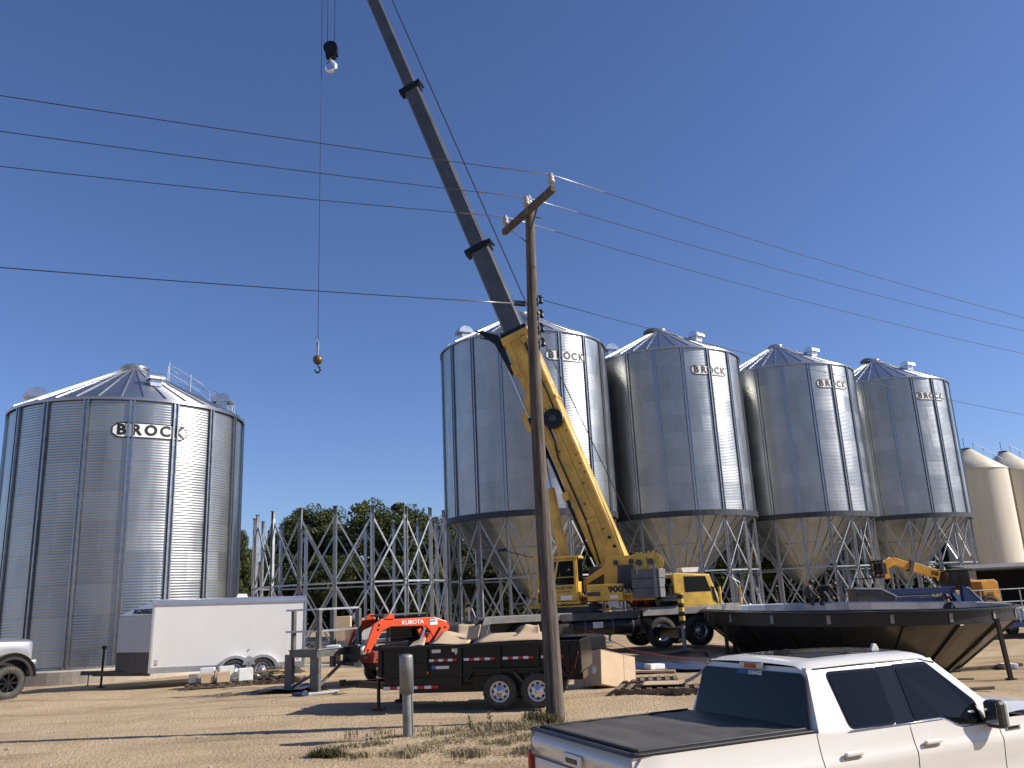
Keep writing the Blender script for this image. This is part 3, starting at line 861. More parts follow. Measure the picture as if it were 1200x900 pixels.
def tree(kind, x, y, ht, w, label, group='trees behind the bins'):
    tree_no[0] += 1; rnd = random.Random(tree_no[0] * 7)
    conic = kind == 'spruce'
    me, cl = spruce if conic else poplar[tree_no[0] % 3]
    t = thing('spruce_tree' if conic else 'poplar_tree', label, 'tree', (x, y, 0), rnd.random() * 6, group)
    if conic: sz = ht / 8.9; sxy = w / 4.0; cz = ht - 4.2 * sz
    else: sz = ht * .78 / 7.2; sxy = w / 7.2; cz = ht - 3.6 * sz
    c = bpy.data.objects.new('crown', me); COL.objects.link(c); c.parent = t; c.location = (0, 0, cz); c.scale = (sxy, sxy, sz)
    b = MB(); b.tube([(0, 0, -.2), (.1, 0, ht * .3), (0, .1, ht * .6), (0, 0, ht * .9)], [ht * .022, ht * .018, ht * .011, .03], 8)
    if not conic:
        for c_, r_ in cl[:14]:
            e = (c_[0] * sxy, c_[1] * sxy, cz + c_[2] * sz); s0 = (0, 0, max(ht * .2, e[2] - ht * .2))
            b.tube([s0, tuple((V(s0) + V(e)) / 2 + V((0, 0, .2))), e], [ht * .008, ht * .005, .02], 5)
    b.build('trunk', 'bark', t)
for (k, x, y, h, w, lab) in [
    ('poplar', -23.2, 95, 13.2, 10.6, 'broad rounded poplar rising left of the middle above the open leg frame'),
    ('poplar', -14.4, 90, 13.0, 12.0, 'tallest dark poplar, its crown above the right half of the open leg frame'),
    ('poplar', -27.6, 82, 9.9, 4.2, 'slim poplar showing right beside the edge of the flat-bottomed bin'),
    ('spruce', -25.3, 86, 10.0, 3.6, 'pointed spruce standing left of the broad rounded poplar'),
    ('spruce', -28.2, 84, 7.6, 3.2, 'short spruce between the flat-bottomed bin and the open leg frame'),
    ('spruce', -18.6, 93, 10.6, 4.5, 'spruce in the dip between the two big poplars'),
    ('poplar', -9.8, 92, 11.4, 6.5, 'poplar at the right shoulder of the tallest dark poplar'),
    ('poplar', -6.0, 88, 9.4, 6.0, 'low poplar left of the nearest hopper bin, behind its first legs'),
    ('poplar', -24.0, 88, 7.8, 8.0, 'low bushy poplar under the broad rounded poplar'),
    ('poplar', -17.5, 84, 7.2, 8.0, 'low bushy poplar seen through the middle of the open leg frame'),
    ('poplar', -11.0, 83, 7.0, 7.5, 'low bushy poplar seen through the right of the open leg frame'),
    ('poplar', -2.0, 78, 6.6, 8.0, 'low poplar seen between the legs of the nearest hopper bin'),
    ('poplar', 5.0, 80, 8.0, 8.0, 'low poplar seen behind the crane operator cab'),
    ('poplar', 12.0, 84, 8.8, 8.5, 'low poplar seen through the legs of the second hopper bin'),
    ('poplar', 19.5, 86, 9.2, 8.5, 'low poplar between the second and third hopper bins, under their rims'),
    ('poplar', 27.0, 92, 9.8, 9.0, 'low poplar seen through the legs of the third hopper bin'),
    ('poplar', 35.0, 96, 10.2, 9.0, 'low poplar seen through the legs of the farthest hopper bin'),
    ('poplar', 53.0, 102, 10.0, 10.0, 'poplar glimpsed under the rim of the farthest hopper bin at its right side'),
    ('poplar', 43.0, 100, 10.4, 9.0, 'poplar between the farthest hopper bin and the cream bins'),
    ('poplar', -30.0, 90, 8.0, 7.0, 'low poplar mostly behind the flat-bottomed bin'),
]:
    tree(k, x, y, h, w, lab)
for (x, y, h, w, lab) in ((-14, -32, 14, 12, 'leftmost'), (2, -33, 12, 12, 'second'), (17, -29, 13, 12, 'middle'), (50, -6, 9, 10, 'fourth'), (53, 5, 11, 11, 'rightmost')):
    tree('poplar', x, y, h, w, lab + ' poplar of the row behind the viewer, seen only in reflections', 'trees across the road behind the viewer')
hd = MB(); rnd = random.Random(77)
for _ in range(45000):
    x = rnd.uniform(-40, 48); y = 97 + .12 * x + rnd.gauss(0, 1.6); z = 5.2 * rnd.random() * (.8 + .3 * noise.noise(V((x * .3, 0, 0))))
    n = V((rnd.gauss(0, 1), rnd.gauss(0, 1), rnd.gauss(.5, 1))).normalized(); a = n.orthogonal().normalized(); b_ = n.cross(a); s = rnd.uniform(.25, .6)
    p = V((x, y, z)); hd.add([tuple(p - a * s * .5), tuple(p + b_ * s * .35), tuple(p + a * s * .5), tuple(p - b_ * s * .35)], [(0, 1, 2, 3)], False)
o = hd.build('undergrowth', 'leaf'); struct(o, 'stuff'); tag(o, 'continuous dark undergrowth along the tree belt behind the bins', 'undergrowth')

# ------------------------------------------------------------------ utility pole and wires
PX, PY = .50, 15.92
AD = V((.464, -.886, 0)).normalized()      # crossarm, near end to the right
WD = V((.885, .465, 0)).normalized()       # wires
tp = thing('utility_pole', 'weathered wooden utility pole with a single crossarm in front of the crane', 'utility pole', (PX, PY, gz(PX, PY)), 0)
p = MB(); n = 20; hs = 10.02; vs = []; fs = []
K = 40
for k in range(K + 1):
    h = hs * k / K; r = .165 - .07 * (h / hs)
    for i in range(n):
        a = 2 * PI * i / n; rr = r * (1 + .05 * noise.noise(V((math.cos(a) * 2, math.sin(a) * 2, h * .35))))
        ox = .03 * (h / hs) - .055 * math.sin(PI * h / hs) + .006 * math.sin(h * .8)
        vs.append((ox + rr * math.cos(a), rr * math.sin(a), h - .3 * (k == 0)))
fs = [(k * n + i, k * n + (i + 1) % n, (k + 1) * n + (i + 1) % n, (k + 1) * n + i) for k in range(K) for i in range(n)] + [tuple(range(K * n, K * n + n))]
p.add(vs, fs, True); p.build('pole', 'pole', tp)
top = V((.03, 0, 0))
zA = 9.82
c = MB(); c0 = top + V((-.0, -.0, zA)) - WD * .13
c.bar(c0 - AD * .93, c0 + AD * 1.22, .11, .13); c.build('crossarm', 'pole', tp, bevel=.01)
b = MB()
for s in (-.6, .75):
    b.bar(c0 + AD * s + V((0, 0, -.05)) - WD * .06, top + V((0, 0, zA - .62)) - WD * .1, .035, .008)
b.cyl(top + V((0, 0, zA)) - WD * .2, top + V((0, 0, zA)) + WD * .26, .02, n=8)
b.build('arm_brace', 'dark_grey', tp)
ins = MB(); ins.lathe([(.02, 0), (.02, .08), (.05, .08), (.075, .1), (.08, .13), (.05, .15), (.065, .17), (.07, .21), (.045, .24), (.05, .27), (.03, .3), (.001, .305)], 16)
im = ins.mesh('insulator', 'porcelain')
att = []
for s in (1.15, .12, -.84):
    q = c0 + AD * s + V((0, 0, .06)); o = bpy.data.objects.new('insulator', im); COL.objects.link(o); o.parent = tp; o.location = q; att.append(q + V((0, 0, .27)))
q = top + V((0, 0, 9.98)) - AD * .0; o = bpy.data.objects.new('insulator', im); COL.objects.link(o); o.parent = tp; o.location = q; o['label'] = 'insulator on the pole top'
for k in range(4):
    s = MB(); zz = 7.95 - k * .3
    q = V((.16, -.04, zz))
    s.lathe([(.045, -.07), (.05, -.05), (.03, -.02), (.03, .02), (.05, .05), (.045, .07)], 12, c=tuple(q))
    o = s.build('spool_insulator', 'insul_brown', tp)
    s = MB(); s.bar(q + V((-.12, 0, .085)), q + V((.03, 0, .085)), .03, .01); s.bar(q + V((-.12, 0, -.085)), q + V((.03, 0, -.085)), .03, .01); s.cyl(q - V((0, 0, .1)), q + V((0, 0, .1)), .008, n=6)
    s.build('clevis', 'dark_grey', o)
s = MB(); q = V((-.17, -.02, 7.88)); s.cyl(q, q + V((-.2, -.08, 0)), .045, n=10); s.bar(q + V((.02, 0, .05)), q + V((-.24, -.1, .05)), .03, .01); s.bar(q + V((.02, 0, -.05)), q + V((-.24, -.1, -.05)), .03, .01)
s.build('strain_insulator', 'insul_brown', tp)
org = V((PX, PY, gz(PX, PY)))
def wire(A, dirn, length, sag, dz, r, arm=0, nm='power_line'):
    pts = []
    for i in range(41):
        u = i / 40; t = u * length
        pts.append(A + dirn * t + V((0, 0, dz * u - 4 * sag * u * (1 - u))))
    return pts
wl = ['top wire, from the right end of the crossarm', 'second wire down, over the middle of the crossarm', 'third wire down, from the left end of the crossarm']
for i, q in enumerate(att):
    A = org + q
    L_ = wire(A, -WD, 55, (1.2, 1.22, 1.42)[i], .2, .012); R_ = wire(A, WD, 55, (1.5, 1.25, 1.5)[i], -.3, .012)
    root = thing('power_line', 'thin overhead power line: ' + wl[i], 'power line', tuple(A), 0, 'overhead wires on the utility pole')
    m = MB(); m.T = Matrix.Translation(-A); m.tube(L_[::-1][:-1] + R_, .0075, 6); m.build('conductor', 'cable', root)
    m = MB(); m.T = Matrix.Translation(-A); m.tube([L_[0].lerp(L_[1], .8), L_[0], R_[0].lerp(R_[1], .9)], .0115, 6); m.build('armor_wrap', 'cable_bright', root)
A = org + V((.16, -.04, 7.95)); A2 = org + V((-.42, -.1, 7.88))
root = thing('service_line', 'lowest overhead wire, tied to the side of the utility pole below the crossarm', 'power line', tuple(A), 0)
m = MB(); m.T = Matrix.Translation(-A)
m.tube(wire(A2, -WD, 55, 1.05, .3, .01), .0085, 6); m.build('left_span', 'cable', root)
m = MB(); m.T = Matrix.Translation(-A); m.tube(wire(A, WD, 55, 1.65, -.5, .01), .0065, 6); m.build('right_span', 'cable', root)
m = MB(); m.T = Matrix.Translation(-A); m.tube(wire(A2, -WD, 55, 1.05, .3, .01)[:2], .012, 6); m.build('armor_wrap', 'cable_bright', root)

# pipe post with wider cap
tb = thing('capped_pipe_post', 'grey steel pipe post with a wider sleeve over its top, standing in the weeds', 'pipe post', (-1.95, 14.5, gz(-2, 14.5)), 0, rot=(0, rad(-.6), 0))
m = MB(); m.cyl((0, 0, -.2), (0, 0, .8), .078, n=28); m.build('pipe', 'galv_dull', tb)
m = MB(); m.lathe([(.108, .74), (.113, .74), (.113, 1.3), (.108, 1.33), (.06, 1.345), (.001, 1.348)], 32); m.build('sleeve', 'galv_dull', tb)
m = MB(); m.cyl((.088, -.02, -.1), (.088, -.02, .74), .01, n=8); m.build('conduit', 'galv', tb)

# ------------------------------------------------------------------ crane
CH = rad(14)
tc_ = thing('truck_crane', 'yellow truck crane on a dark carrier with its long grey telescopic boom raised', 'crane', (3.05, 34.0, .08), CH)
# carrier (local x = forward, near side = -y)
c = MB()
c.box((-.7, 0, 1.05), (9.2, 1.1, .6))
c.box((-1.2, 0, 1.32), (8.2, 2.3, .16))
for x0, x1 in ((-4.6, -1.9), (2.15, 5.1)):
    pass
c.box((-4.9, 0, 1.0), (.5, 2.3, .9)); c.box((3.7, 0, 1.0), (1.6, 1.3, .5))
c.cyl((-.9, 0, 1.35), (-.9, 0, 1.75), .95, n=32)
c.T = Matrix.Identity(4)
c.build('carrier_frame', 'dark_grey', tc_, bevel=.02)
d = MB()
d.prism([(-4.75, 1.36), (-4.75, 1.46), (-4.9, 1.46), (-5.15, .78), (-5.0, .78), (-4.72, 1.22), (-1.95, 1.22), (-1.55, 1.46), (-4.6, 1.46)][2:] + [], -1.28, -1.2)
d.box((-3.2, -.75, 1.44), (3.0, 1.0, .05))
d.build('rear_deck', 'crane_beige', tc_, bevel=.01)
d = MB(); d.box((3.3, -1.22, 1.34), (4.1, .1, .26)); d.box((3.3, -.8, 1.49), (4.1, .9, .05)); d.box((.2, -1.0, 1.52), (1.3, .7, .06)); d.build('front_deck', 'crane_beige', tc_, bevel=.01)
d = MB(); d.box((-.45, -1.26, 1.3), (3.1, .12, .26)); d.box((-.9, -1.34, 1.3), (.35, .06, .16)); d.build('side_beam', 'dark_grey', tc_, bevel=.01)
f = MB(); f.cyl((-1.5, -1.0, .92), (1.1, -1.0, .92), .33, n=24); f.mi = 1
for x in (-1.1, .0, .8): f.lathe([(.34, x - .03), (.345, x), (.34, x + .03)], 24, c=(0, -1.0, .92), axis='x')
f.build('fuel_tank', ['black', 'dark_grey'], tc_)
lb = MB(); lb.box((-.6, -1.335, .98), (.4, .01, .22)); lb.build('tank_label', 'galv', tc_)
bx = MB(); bx.box((1.35, -.95, .85), (.5, .6, .55)); bx.bar((1.2, -1.28, 1.15), (1.55, -1.28, .75), .05, .04); bx.bar((1.55, -1.28, .75), (1.3, -1.28, .5), .05, .04); bx.build('step_box', 'black', tc_)
for x in (3.55, 2.0, -1.85, -3.35):
    front = x > 1
    for sy in (-1, 1):
        wheel(tc_, (x, sy * 1.1, .575), .575, .36, .31, side=sy, steer=rad(0), rim='rim' if front else 'dark_grey')
        if not front: wheel(tc_, (x, sy * .74, .575), .575, .3, .31, side=sy, rim='dark_grey')
fd = MB()
for x in (-1.85, -3.35):
    n = 12
    for i in range(n):
        a0, a1 = PI * (.08 + .84 * i / n), PI * (.08 + .84 * (i + 1) / n)
        fd.add([(x + math.cos(a) * .66, y, .575 + math.sin(a) * .62) for a, y in ((a0, -1.3), (a1, -1.3), (a1, -.55), (a0, -.55))], [(0, 1, 2, 3)], True)
fd.build('rear_mudguard', 'dark_grey', tc_)
def CB():
    b = MB(); b.T = Matrix.Translation((-.55, 0, -.08)); return b
# front cab of the carrier
cb = CB(); F0, F1 = 3.1, 5.0
prof = [(3.15, 1.5), (5.0, 1.5), (5.05, 1.75), (4.72, 2.75), (3.3, 2.85), (3.15, 2.8)]
cb.prism(prof, -1.25, .15); cb.build('carrier_cab', 'crane_y', tc_, bevel=.05)
w = CB(); w.prism([(3.62, 2.1), (4.72, 2.1), (4.53, 2.68), (3.62, 2.7)], -1.262, -1.24); w.build('side_window', 'glass', tc_, bevel=.004)
w = CB(); w.prism([(4.78, 1.75), (4.98, 1.62), (4.85, 2.25), (4.72, 2.3)], -1.264, -1.24); w.build('vent_window', 'black', tc_)
w = CB(); w.box((3.142, -.7, 2.4), (.02, .75, .5)); w.build('rear_window', 'glass', tc_)
w = CB(); w.prism([(0, 0), (.62, 0), (.7, .18), (-.05, .18)], -.95, -.4); o = w.build('roof_light_box', 'plastic_white', tc_, loc=(3.75, 0, 2.86))
ex = CB(); ex.cyl((2.5, -1.15, 1.85), (3.35, -1.15, 1.85), .26, n=20); ex.cyl((3.0, -1.15, 2.05), (3.0, -1.15, 2.45), .11, n=14); ex.cyl((3.0, -1.15, 2.36), (3.0, -1.15, 2.44), .2, n=16); ex.build('air_cleaner', 'black', tc_)
ex = MB(); ex.cyl((2.25, .2, 1.5), (2.15, .2, 2.6), .06, n=10); ex.cyl((2.15, .2, 2.6), (2.0, .25, 3.1), .05, n=10); ex.build('exhaust_stack', 'black', tc_)
ex = MB(); ex.cyl((2.6, -.1, 2.75), (2.6, -.1, 3.05), .14, .1, n=12); ex.build('beacon', 'white', tc_)
mr = MB(); mr.tube([(4.95, -1.3, 1.7), (5.3, -1.5, 1.75), (5.3, -1.5, 2.3), (4.75, -1.3, 2.7)], .02, 6); mr.build('mirror_arm', 'galv', tc_)
en = MB(); en.box((2.35, .2, 1.75), (.9, 1.2, .5)); en.build('engine', 'black_matt', tc_)
rr = MB()
rnd = random.Random(3)
for k in range(8): rr.tube([(.9 + rnd.random() * .9, -.7 - rnd.random() * .4, 1.55 + rnd.random() * .3) for _ in range(4)], .04, 5)
rr.build('hoses', 'red_and_shaded_orange', tc_)
# outriggers
ob = MB(); ob.box((1.85, -1.9, .62), (.34, 3.0, .36)); ob.build('outrigger_beam', 'black', tc_, bevel=.01)
def outrigger(x, y, beam=True):
    g = MB(); g.mi = 1; g.cyl((x, y, .9), (x, y, 2.0), .1, n=12); g.mi = 0
    for k in range(7):
        g.mi = 1 if k % 2 else 2; g.cyl((x, y, .9 + k * .15), (x, y, .9 + (k + 1) * .15), .108, n=12)
    g.mi = 0; g.cyl((x, y, .12), (x, y, .9), .075, n=12); g.cyl((x, y, .05), (x, y, .14), .34, .08, n=20)
    g.build('outrigger_jack', ['galv_dull', 'crane_y', 'black'], tc_)
outrigger(1.85, -3.45); 
ob = MB(); ob.box((1.55, 1.9, .62), (.34, 3.0, .36)); ob.build('outrigger_beam', 'black', tc_); outrigger(1.55, 3.45)
# rear outrigger housing and bumper plates
rb = MB(); rb.box((-4.95, 0, .95), (.36, 2.9, .5)); rb.build('rear_outrigger_box', 'dark_grey', tc_, bevel=.02)
outrigger(-4.95, 1.75)
gs = MB(); gs.prism([(-6.2, 1.35), (-5.6, 1.12), (-5.25, 1.15), (-5.2, 1.45), (-5.0, 1.2), (-5.15, .55), (-5.45, .5), (-5.75, .95)], -.9, -.82); gs.box((-5.4, -.86, 1.6), (.08, .1, .5)); gs.build('boom_rest', 'galv_dull', tc_)
gs = MB(); gs.box((-6.15, -.2, .9), (.9, 1.6, .8)); gs.cyl((-6.3, -1.05, .95), (-6.3, -1.0, .95), .2, n=12); gs.build('hose_box', 'black_matt', tc_, bevel=.08)
# superstructure: its own turntable direction, local +x = towards the boom tip
u_ang = math.atan2(.28, -.96) - CH
sp = lambda nm, mb, mt, bev=.02, **k: mb.build(nm, mt, tc_, bevel=bev, **k)
SR = Matrix.Rotation(u_ang, 4, 'Z')
def SB(): b = MB(); b.T = SR; return b
# in this frame the near (operator) side is +y
b = SB(); b.box((-.3, 0, 1.95), (3.9, 1.5, .3)); b.box((-.2, .95, 2.05), (3.4, .6, .1)); sp('turntable_frame', b, 'crane_y')
b = SB(); b.box((-.5, 1.28, 2.15), (1.35, .5, .6) ); sp('machinery_cover', b, 'crane_y', .03)
b = SB(); b.box((-.08, 1.535, 2.1), (.5, .012, .15)); sp('cover_grille', b, 'dark_grey', 0)
b = SB(); lettering(b, '900', .3, tuple(V((-.92, 1.537, 2.24))), (-1, 0, 0), (0, 0, 1), bold=.012, xs=1.25); sp('model_number', b, 'decal_black', 0)
b = SB(); b.box((-.85, 1.536, 1.98), (.3, .01, .12)); sp('decal', b, 'white', 0)
b = SB(); b.box((-.8, 1.3, 1.72), (.4, .3, .24)); sp('sensor_box', b, 'galv', .01)
# boom foot towers
for s in (-.52, .52):
    b = SB(); b.prism([(.75, 2.3), (.75, 2.5), (-.35, 3.15), (-.5, 3.5), (-2.0, 3.5), (-2.05, 3.0), (-.9, 2.95), (-.8, 2.0), (-.3, 2.0), (-.35, 2.85)], s - .05, s + .05); sp('boom_tower', b, 'crane_y', .01)
for x, z in ((-.85, 3.24), (-1.45, 3.26)):
    b = SB(); b.cyl((x, .5, z), (x, .62, z), .17, n=20); b.mi = 1; b.cyl((x, .56, z), (x, .635, z), .11, n=20); sp('pivot_boss', b, ['crane_y', 'dark_grey'], 0)
b = SB(); b.box((-.2, 0, 2.7), (1.0, .8, .9)); b.box((-1.2, .1, 2.7), (.6, 1.1, .9)); sp('hoist_housing', b, 'dark_grey')
# winches
for x, z in ((-1.75, 3.2), (-2.2, 3.22)):
    b = SB(); b.cyl((x, -.5, z), (x, .5, z), .24, n=24); b.mi = 1; b.cyl((x, .5, z), (x, .56, z), .36, n=28)
    for k in range(14):
        a = 2 * PI * k / 14; b.box((x + math.cos(a) * .37, .53, z + math.sin(a) * .37), (.07, .06, .07))
    b.cyl((x, -.56, z), (x, -.5, z), .36, n=28); b.mi = 0; b.cyl((x, .56, z), (x, .66, z), .12, n=16); sp('winch', b, ['dark_grey', 'crane_y'], 0)
# counterweight
b = SB()
for k in range(3): b.box((-2.05, .35, 2.05 + k * .36), (1.05, 2.0, .345))
sp('counterweight', b, 'mid_grey', .02)
b = SB(); b.box((-2.4, 1.37, 2.5), (.1, .05, 1.2)); b.box((-1.75, 1.37, 2.9), (.06, .05, .3)); sp('counterweight_strap', b, 'galv_dull', 0)
# operator cab
SR0 = SR; SR = SR0 @ Matrix.Translation((-1.05, 0, 0)); b = SB(); X0, X1, Y0, Y1 = 1.55, 3.25, .72, 1.5
b.box((2.4, 1.11, 1.83), (1.75, .8, .1)); b.box((2.4, 1.11, 3.52), (1.9, .86, .1)); sp('cab_roof_and_floor', b, 'crane_y')
b = SB()
for x, y in ((1.58, 1.47), (1.58, .75), (3.2, .75), (3.2, 1.47)): b.bar((x, y, 1.85), (x - (.0 if x < 2 else .18), y, 3.5), .07, .07)
b.box((1.58, 1.11, 2.2), (.06, .74, .8)); b.box((3.2, 1.11, 2.0), (.05, .74, .45)); b.box((2.4, .74, 2.2), (1.6, .05, .75)); sp('cab_frame', b, 'crane_y', .01)
dr = SB(); yy = 1.5
dr.prism([(1.6, 1.9), (2.55, 1.9), (2.55, 2.5), (1.6, 2.5)], yy, yy + .05)
dr.bar((1.64, yy + .025, 2.5), (1.64, yy + .025, 3.44), .09, .05, up=(0, 1, 0)); dr.bar((2.5, yy + .025, 2.5), (2.28, yy + .025, 3.44), .07, .05, up=(0, 1, 0)); dr.bar((1.6, yy + .025, 3.42), (2.3, yy + .025, 3.42), .07, .05, up=(0, 1, 0))
dr.bar((1.66, yy + .04, 2.78), (2.45, yy + .04, 2.78), .03, .03)
door = sp('cab_door', dr, 'crane_y', .008)
g = MB(); g.T = SR; g.prism([(1.69, 2.56), (2.44, 2.56), (2.25, 3.37), (1.69, 3.37)], yy + .012, yy + .02)
gm, nt, bb = new_mat('cab_glass'); bb.inputs['Base Color'].default_value = (.25, .3, .3, 1); bb.inputs['Transmission Weight'].default_value = 1; bb.inputs['Roughness'].default_value = .03; bb.inputs['IOR'].default_value = 1.15
g.build('window', gm, door)
l = MB(); l.T = SR; lettering(l, 'VALLEY TIRE', .12, (2.1, yy + .055, 2.38), (-1, 0, 0), (0, 0, 1), bold=.003); lettering(l, 'RENTAL  CRANE', .07, (2.1, yy + .055, 2.24), (-1, 0, 0), (0, 0, 1)); l.build('lettering', 'decal_black', door)
l = MB(); l.T = SR; l.box((2.02, yy + .055, 2.02), (.45, .008, .16)); l.build('decal', 'white', door)
st = SB(); st.box((2.0, 1.1, 2.2), (.5, .5, .5)); st.box((1.74, 1.1, 2.75), (.14, .5, .8)); sp('operator_seat', st, 'black_matt', .04)
rl = SB(); rl.bar((1.2, 1.58, 1.7), (3.5, 1.58, 1.7), .05, .05); rl.box((3.35, 1.2, 1.75), (.5, .7, .08)); rl.tube([(3.45, 1.3, 1.8), (3.55, 1.3, 2.6), (3.35, 1.3, 3.0)], .03, 6); sp('cab_step_rail', rl, 'crane_y', 0)
ar = SB(); ar.bar((3.2, 1.3, 3.55), (4.5, 1.5, 3.95), .03, .03); ar.box((4.5, 1.5, 3.95), (.35, .1, .12)); sp('mirror_arm', ar, 'black', 0)

b = SB(); b.box((1.95, .78, 2.85), (.9, .02, 1.2)); b.box((3.0, 1.1, 2.1), (.3, .5, .5)); sp('cab_lining', b, 'interior', 0)
b = SB(); b.prism([(2.55, 2.3), (3.17, 2.2), (3.03, 3.4), (2.35, 3.4)], .755, .76); b.T = SR; sp('far_window', b, 'glass', 0)
OPM = Matrix.Translation(V((3.05, 34.0, .08))) @ Matrix.Rotation(CH, 4, 'Z') @ SR
SR = SR0
# boom: built along +Z of its own frame, sections nested
B0 = V((3.75, 34.1, 3.3)); TIP = V((-8.75, 37.67, 39.9))
bd = (TIP - B0).normalized(); BL = (TIP - B0).length
hor = V((-.96, .28, 0)).normalized(); lat = V((-.28, -.96, 0)).normalized(); upn = lat.cross(bd).normalized()   # lat faces the camera
if upn.z < 0: upn = -upn
inv = Matrix.Rotation(-CH, 4, 'Z') @ Matrix.Translation(-V((3.05, 34.0, .08)))
Mb = Matrix(((lat.x, upn.x, bd.x, B0.x), (lat.y, upn.y, bd.y, B0.y), (lat.z, upn.z, bd.z, B0.z), (0, 0, 0, 1)))
BT = inv @ Mb     # boom frame: x towards camera side, y top side of the boom, z along it
def BB(): b = MB(); b.T = BT; return b
def section(b, z0, z1, w, h, ch=.07):
    pts = [(-w / 2, -h / 2 + ch), (-w / 2 + ch, -h / 2), (w / 2 - ch, -h / 2), (w / 2, -h / 2 + ch), (w / 2, h / 2 - ch), (w / 2 - ch, h / 2), (-w / 2 + ch, h / 2), (-w / 2, h / 2 - ch)]
    vs = [(x, y, z0) for x, y in pts] + [(x, y, z1) for x, y in pts]
    b.add(vs, [tuple(range(8))[::-1], tuple(range(8, 16))] + [(i, (i + 1) % 8, 8 + (i + 1) % 8, 8 + i) for i in range(8)], False)
zs = [-.9, 10.8, 15.3, 24.9, BL]
b = BB(); section(b, -.9, 10.6, .86, 1.22)
for yy in (.42, -.42): b.box((.455, yy, 5.2), (.03, .16, 10.6))
b.box((.46, .05, 3.9), (.035, .12, 6.2)); b.box((.47, -.1, 1.9), (.05, .5, .14)); b.box((.45, .1, 1.95), (.06, .14, .9))
section(b, 10.3, 10.65, 1.02, 1.36); section(b, 7.2, 7.35, .92, 1.3)
b.prism([(-.5, 6.0), (-1.15, 6.4), (-1.15, 7.1), (-.5, 8.2)], -.3, -.2, 'yz'); b.prism([(-.5, 6.0), (-1.15, 6.4), (-1.15, 7.1), (-.5, 8.2)], .2, .3, 'yz')
b.box((.42, -.55, 9.1), (.2, .3, .5)); b.box((.46, .32, 10.2), (.1, .3, .4)); b.box((.35, -.68, 3.2), (.3, .3, .35)); b.box((.46, .0, 8.9), (.05, .35, 2.2))
sp('boom_base_section', b, 'crane_y', .006)
hb = BB()
for z, y in ((9.3, .3), (8.0, .42), (4.6, .38), (4.2, .4), (3.8, .42), (.6, .35), (1.0, .3), (5.7, .42)): hb.cyl((.46, y, z), (.478, y, z), .035 if z > 1 else .07, n=10)
for z in (1.4, 2.6, 3.4, 5.0, 6.9, 7.8, 8.4, 9.6, 10.1): hb.box((.475, -.2 + .5 * ((z * 7) % 1), z), (.02, .05, .07))
hb.tube([(.47, .28, 10.2), (.5, .25, 9.0), (.48, .31, 7.6), (.5, .3, 6.8)], .03, 6)
hb.tube([(.47, -.25, 8), (.49, -.2, 5.5), (.48, -.35, 4.8), (.48, -.3, 2), (.48, -.45, .2)], .035, 6); sp('boom_hose', hb, 'black', 0)
b = BB(); b.box((.462, -.12, 5.9), (.012, .035, .9)); b.box((.462, -.2, 5.6), (.012, .03, .6)); sp('decal', b, 'white', 0)
dims = [(.66, .90), (.56, .74), (.46, .6)]
for k, (w_, h_) in enumerate(dims):
    b = BB(); section(b, zs[k + 1] - .6, zs[k + 2], w_, h_)
    b.box((w_ / 2, h_ * .33, (zs[k + 1] + zs[k + 2]) / 2), (.02, .1, zs[k + 2] - zs[k + 1])); b.box((w_ / 2, -h_ * .33, (zs[k + 1] + zs[k + 2]) / 2), (.02, .08, zs[k + 2] - zs[k + 1]))
    sp('boom_section', b, 'crane_g', 0)
    if k < 2:
        b = BB(); section(b, zs[k + 2] - .2, zs[k + 2] + .1, w_ + .11, h_ + .14); b.box((.1, -h_ / 2 - .12, zs[k + 2] - .05), (w_ * .8, .2, .3)); b.box((.2, h_ / 2 + .1, zs[k + 2] - .02), (.3, .12, .2)); b.cyl((-.3, h_ / 2 + .16, zs[k + 2]), (.4, h_ / 2 + .16, zs[k + 2]), .06, n=8)
        sp('boom_collar', b, 'black', .01)
b = BB(); section(b, 10.66, 10.84, .98, 1.3); b.box((.1, -.85, 10.5), (.7, .22, .35)); b.prism([(-.7, 10.9), (-1.35, 11.5), (-1.45, 11.35), (-1.0, 10.6), (-.85, 9.0), (-.68, 9.0)], .2, .38, 'yz'); b.cyl((.29, -1.1, 11.2), (.29, -1.6, 11.6), .04, n=6); b.cyl((.29, -.95, 10.8), (.29, -1.5, 11.2), .035, n=6); sp('boom_collar', b, 'black', .01)
b = BB(); b.cyl((.3, -.88, 9.2), (.3, -.86, 6.8), .05, n=8); sp('lock_cylinder', b, 'galv_bright', 0)
b = BB(); b.cyl((.3, -.86, 6.9), (.3, -.8, 5.0), .09, n=10); b.tube([(.3, -.72, 6), (.34, -.7, 3), (.3, -.72, .6)], .07, 6); sp('under_boom_hose', b, 'black', 0)
# boom head and sheaves
b = BB(); b.box((0, -.1, BL - .1), (.6, 1.2, .9)); b.box((0, -.5, BL + .1), (.62, .5, .5)); sp('boom_head', b, 'crane_g')
b = BB()
for x in (-.2, 0, .2): b.cyl((x - .04, -.7, BL + .1), (x + .04, -.7, BL + .1), .3, n=24); b.cyl((x - .04, .55, BL + .1), (x + .04, .55, BL + .1), .3, n=24)
sp('sheave', b, 'dark_grey', 0)
# hose reel
b = BB(); b.cyl((.5, .12, 6.35), (.72, .12, 6.35), .42, n=32); b.mi = 1; b.cyl((.5, .12, 6.35), (.735, .12, 6.35), .14, n=20); sp('hose_reel', b, ['black', 'dark_grey'], .01)
# luffing cylinder
c0 = SR @ V((1.15, 0, 2.35)); c1 = BT @ V((0, -.8, 6.3)); cm = c0.lerp(c1, .62)
b = MB(); b.cyl(c0, cm, .21, n=20); b.build('lift_cylinder', 'crane_y', tc_)
b = MB(); b.cyl(cm, c1, .13, n=16); b.build('lift_rod', 'chrome', tc_)
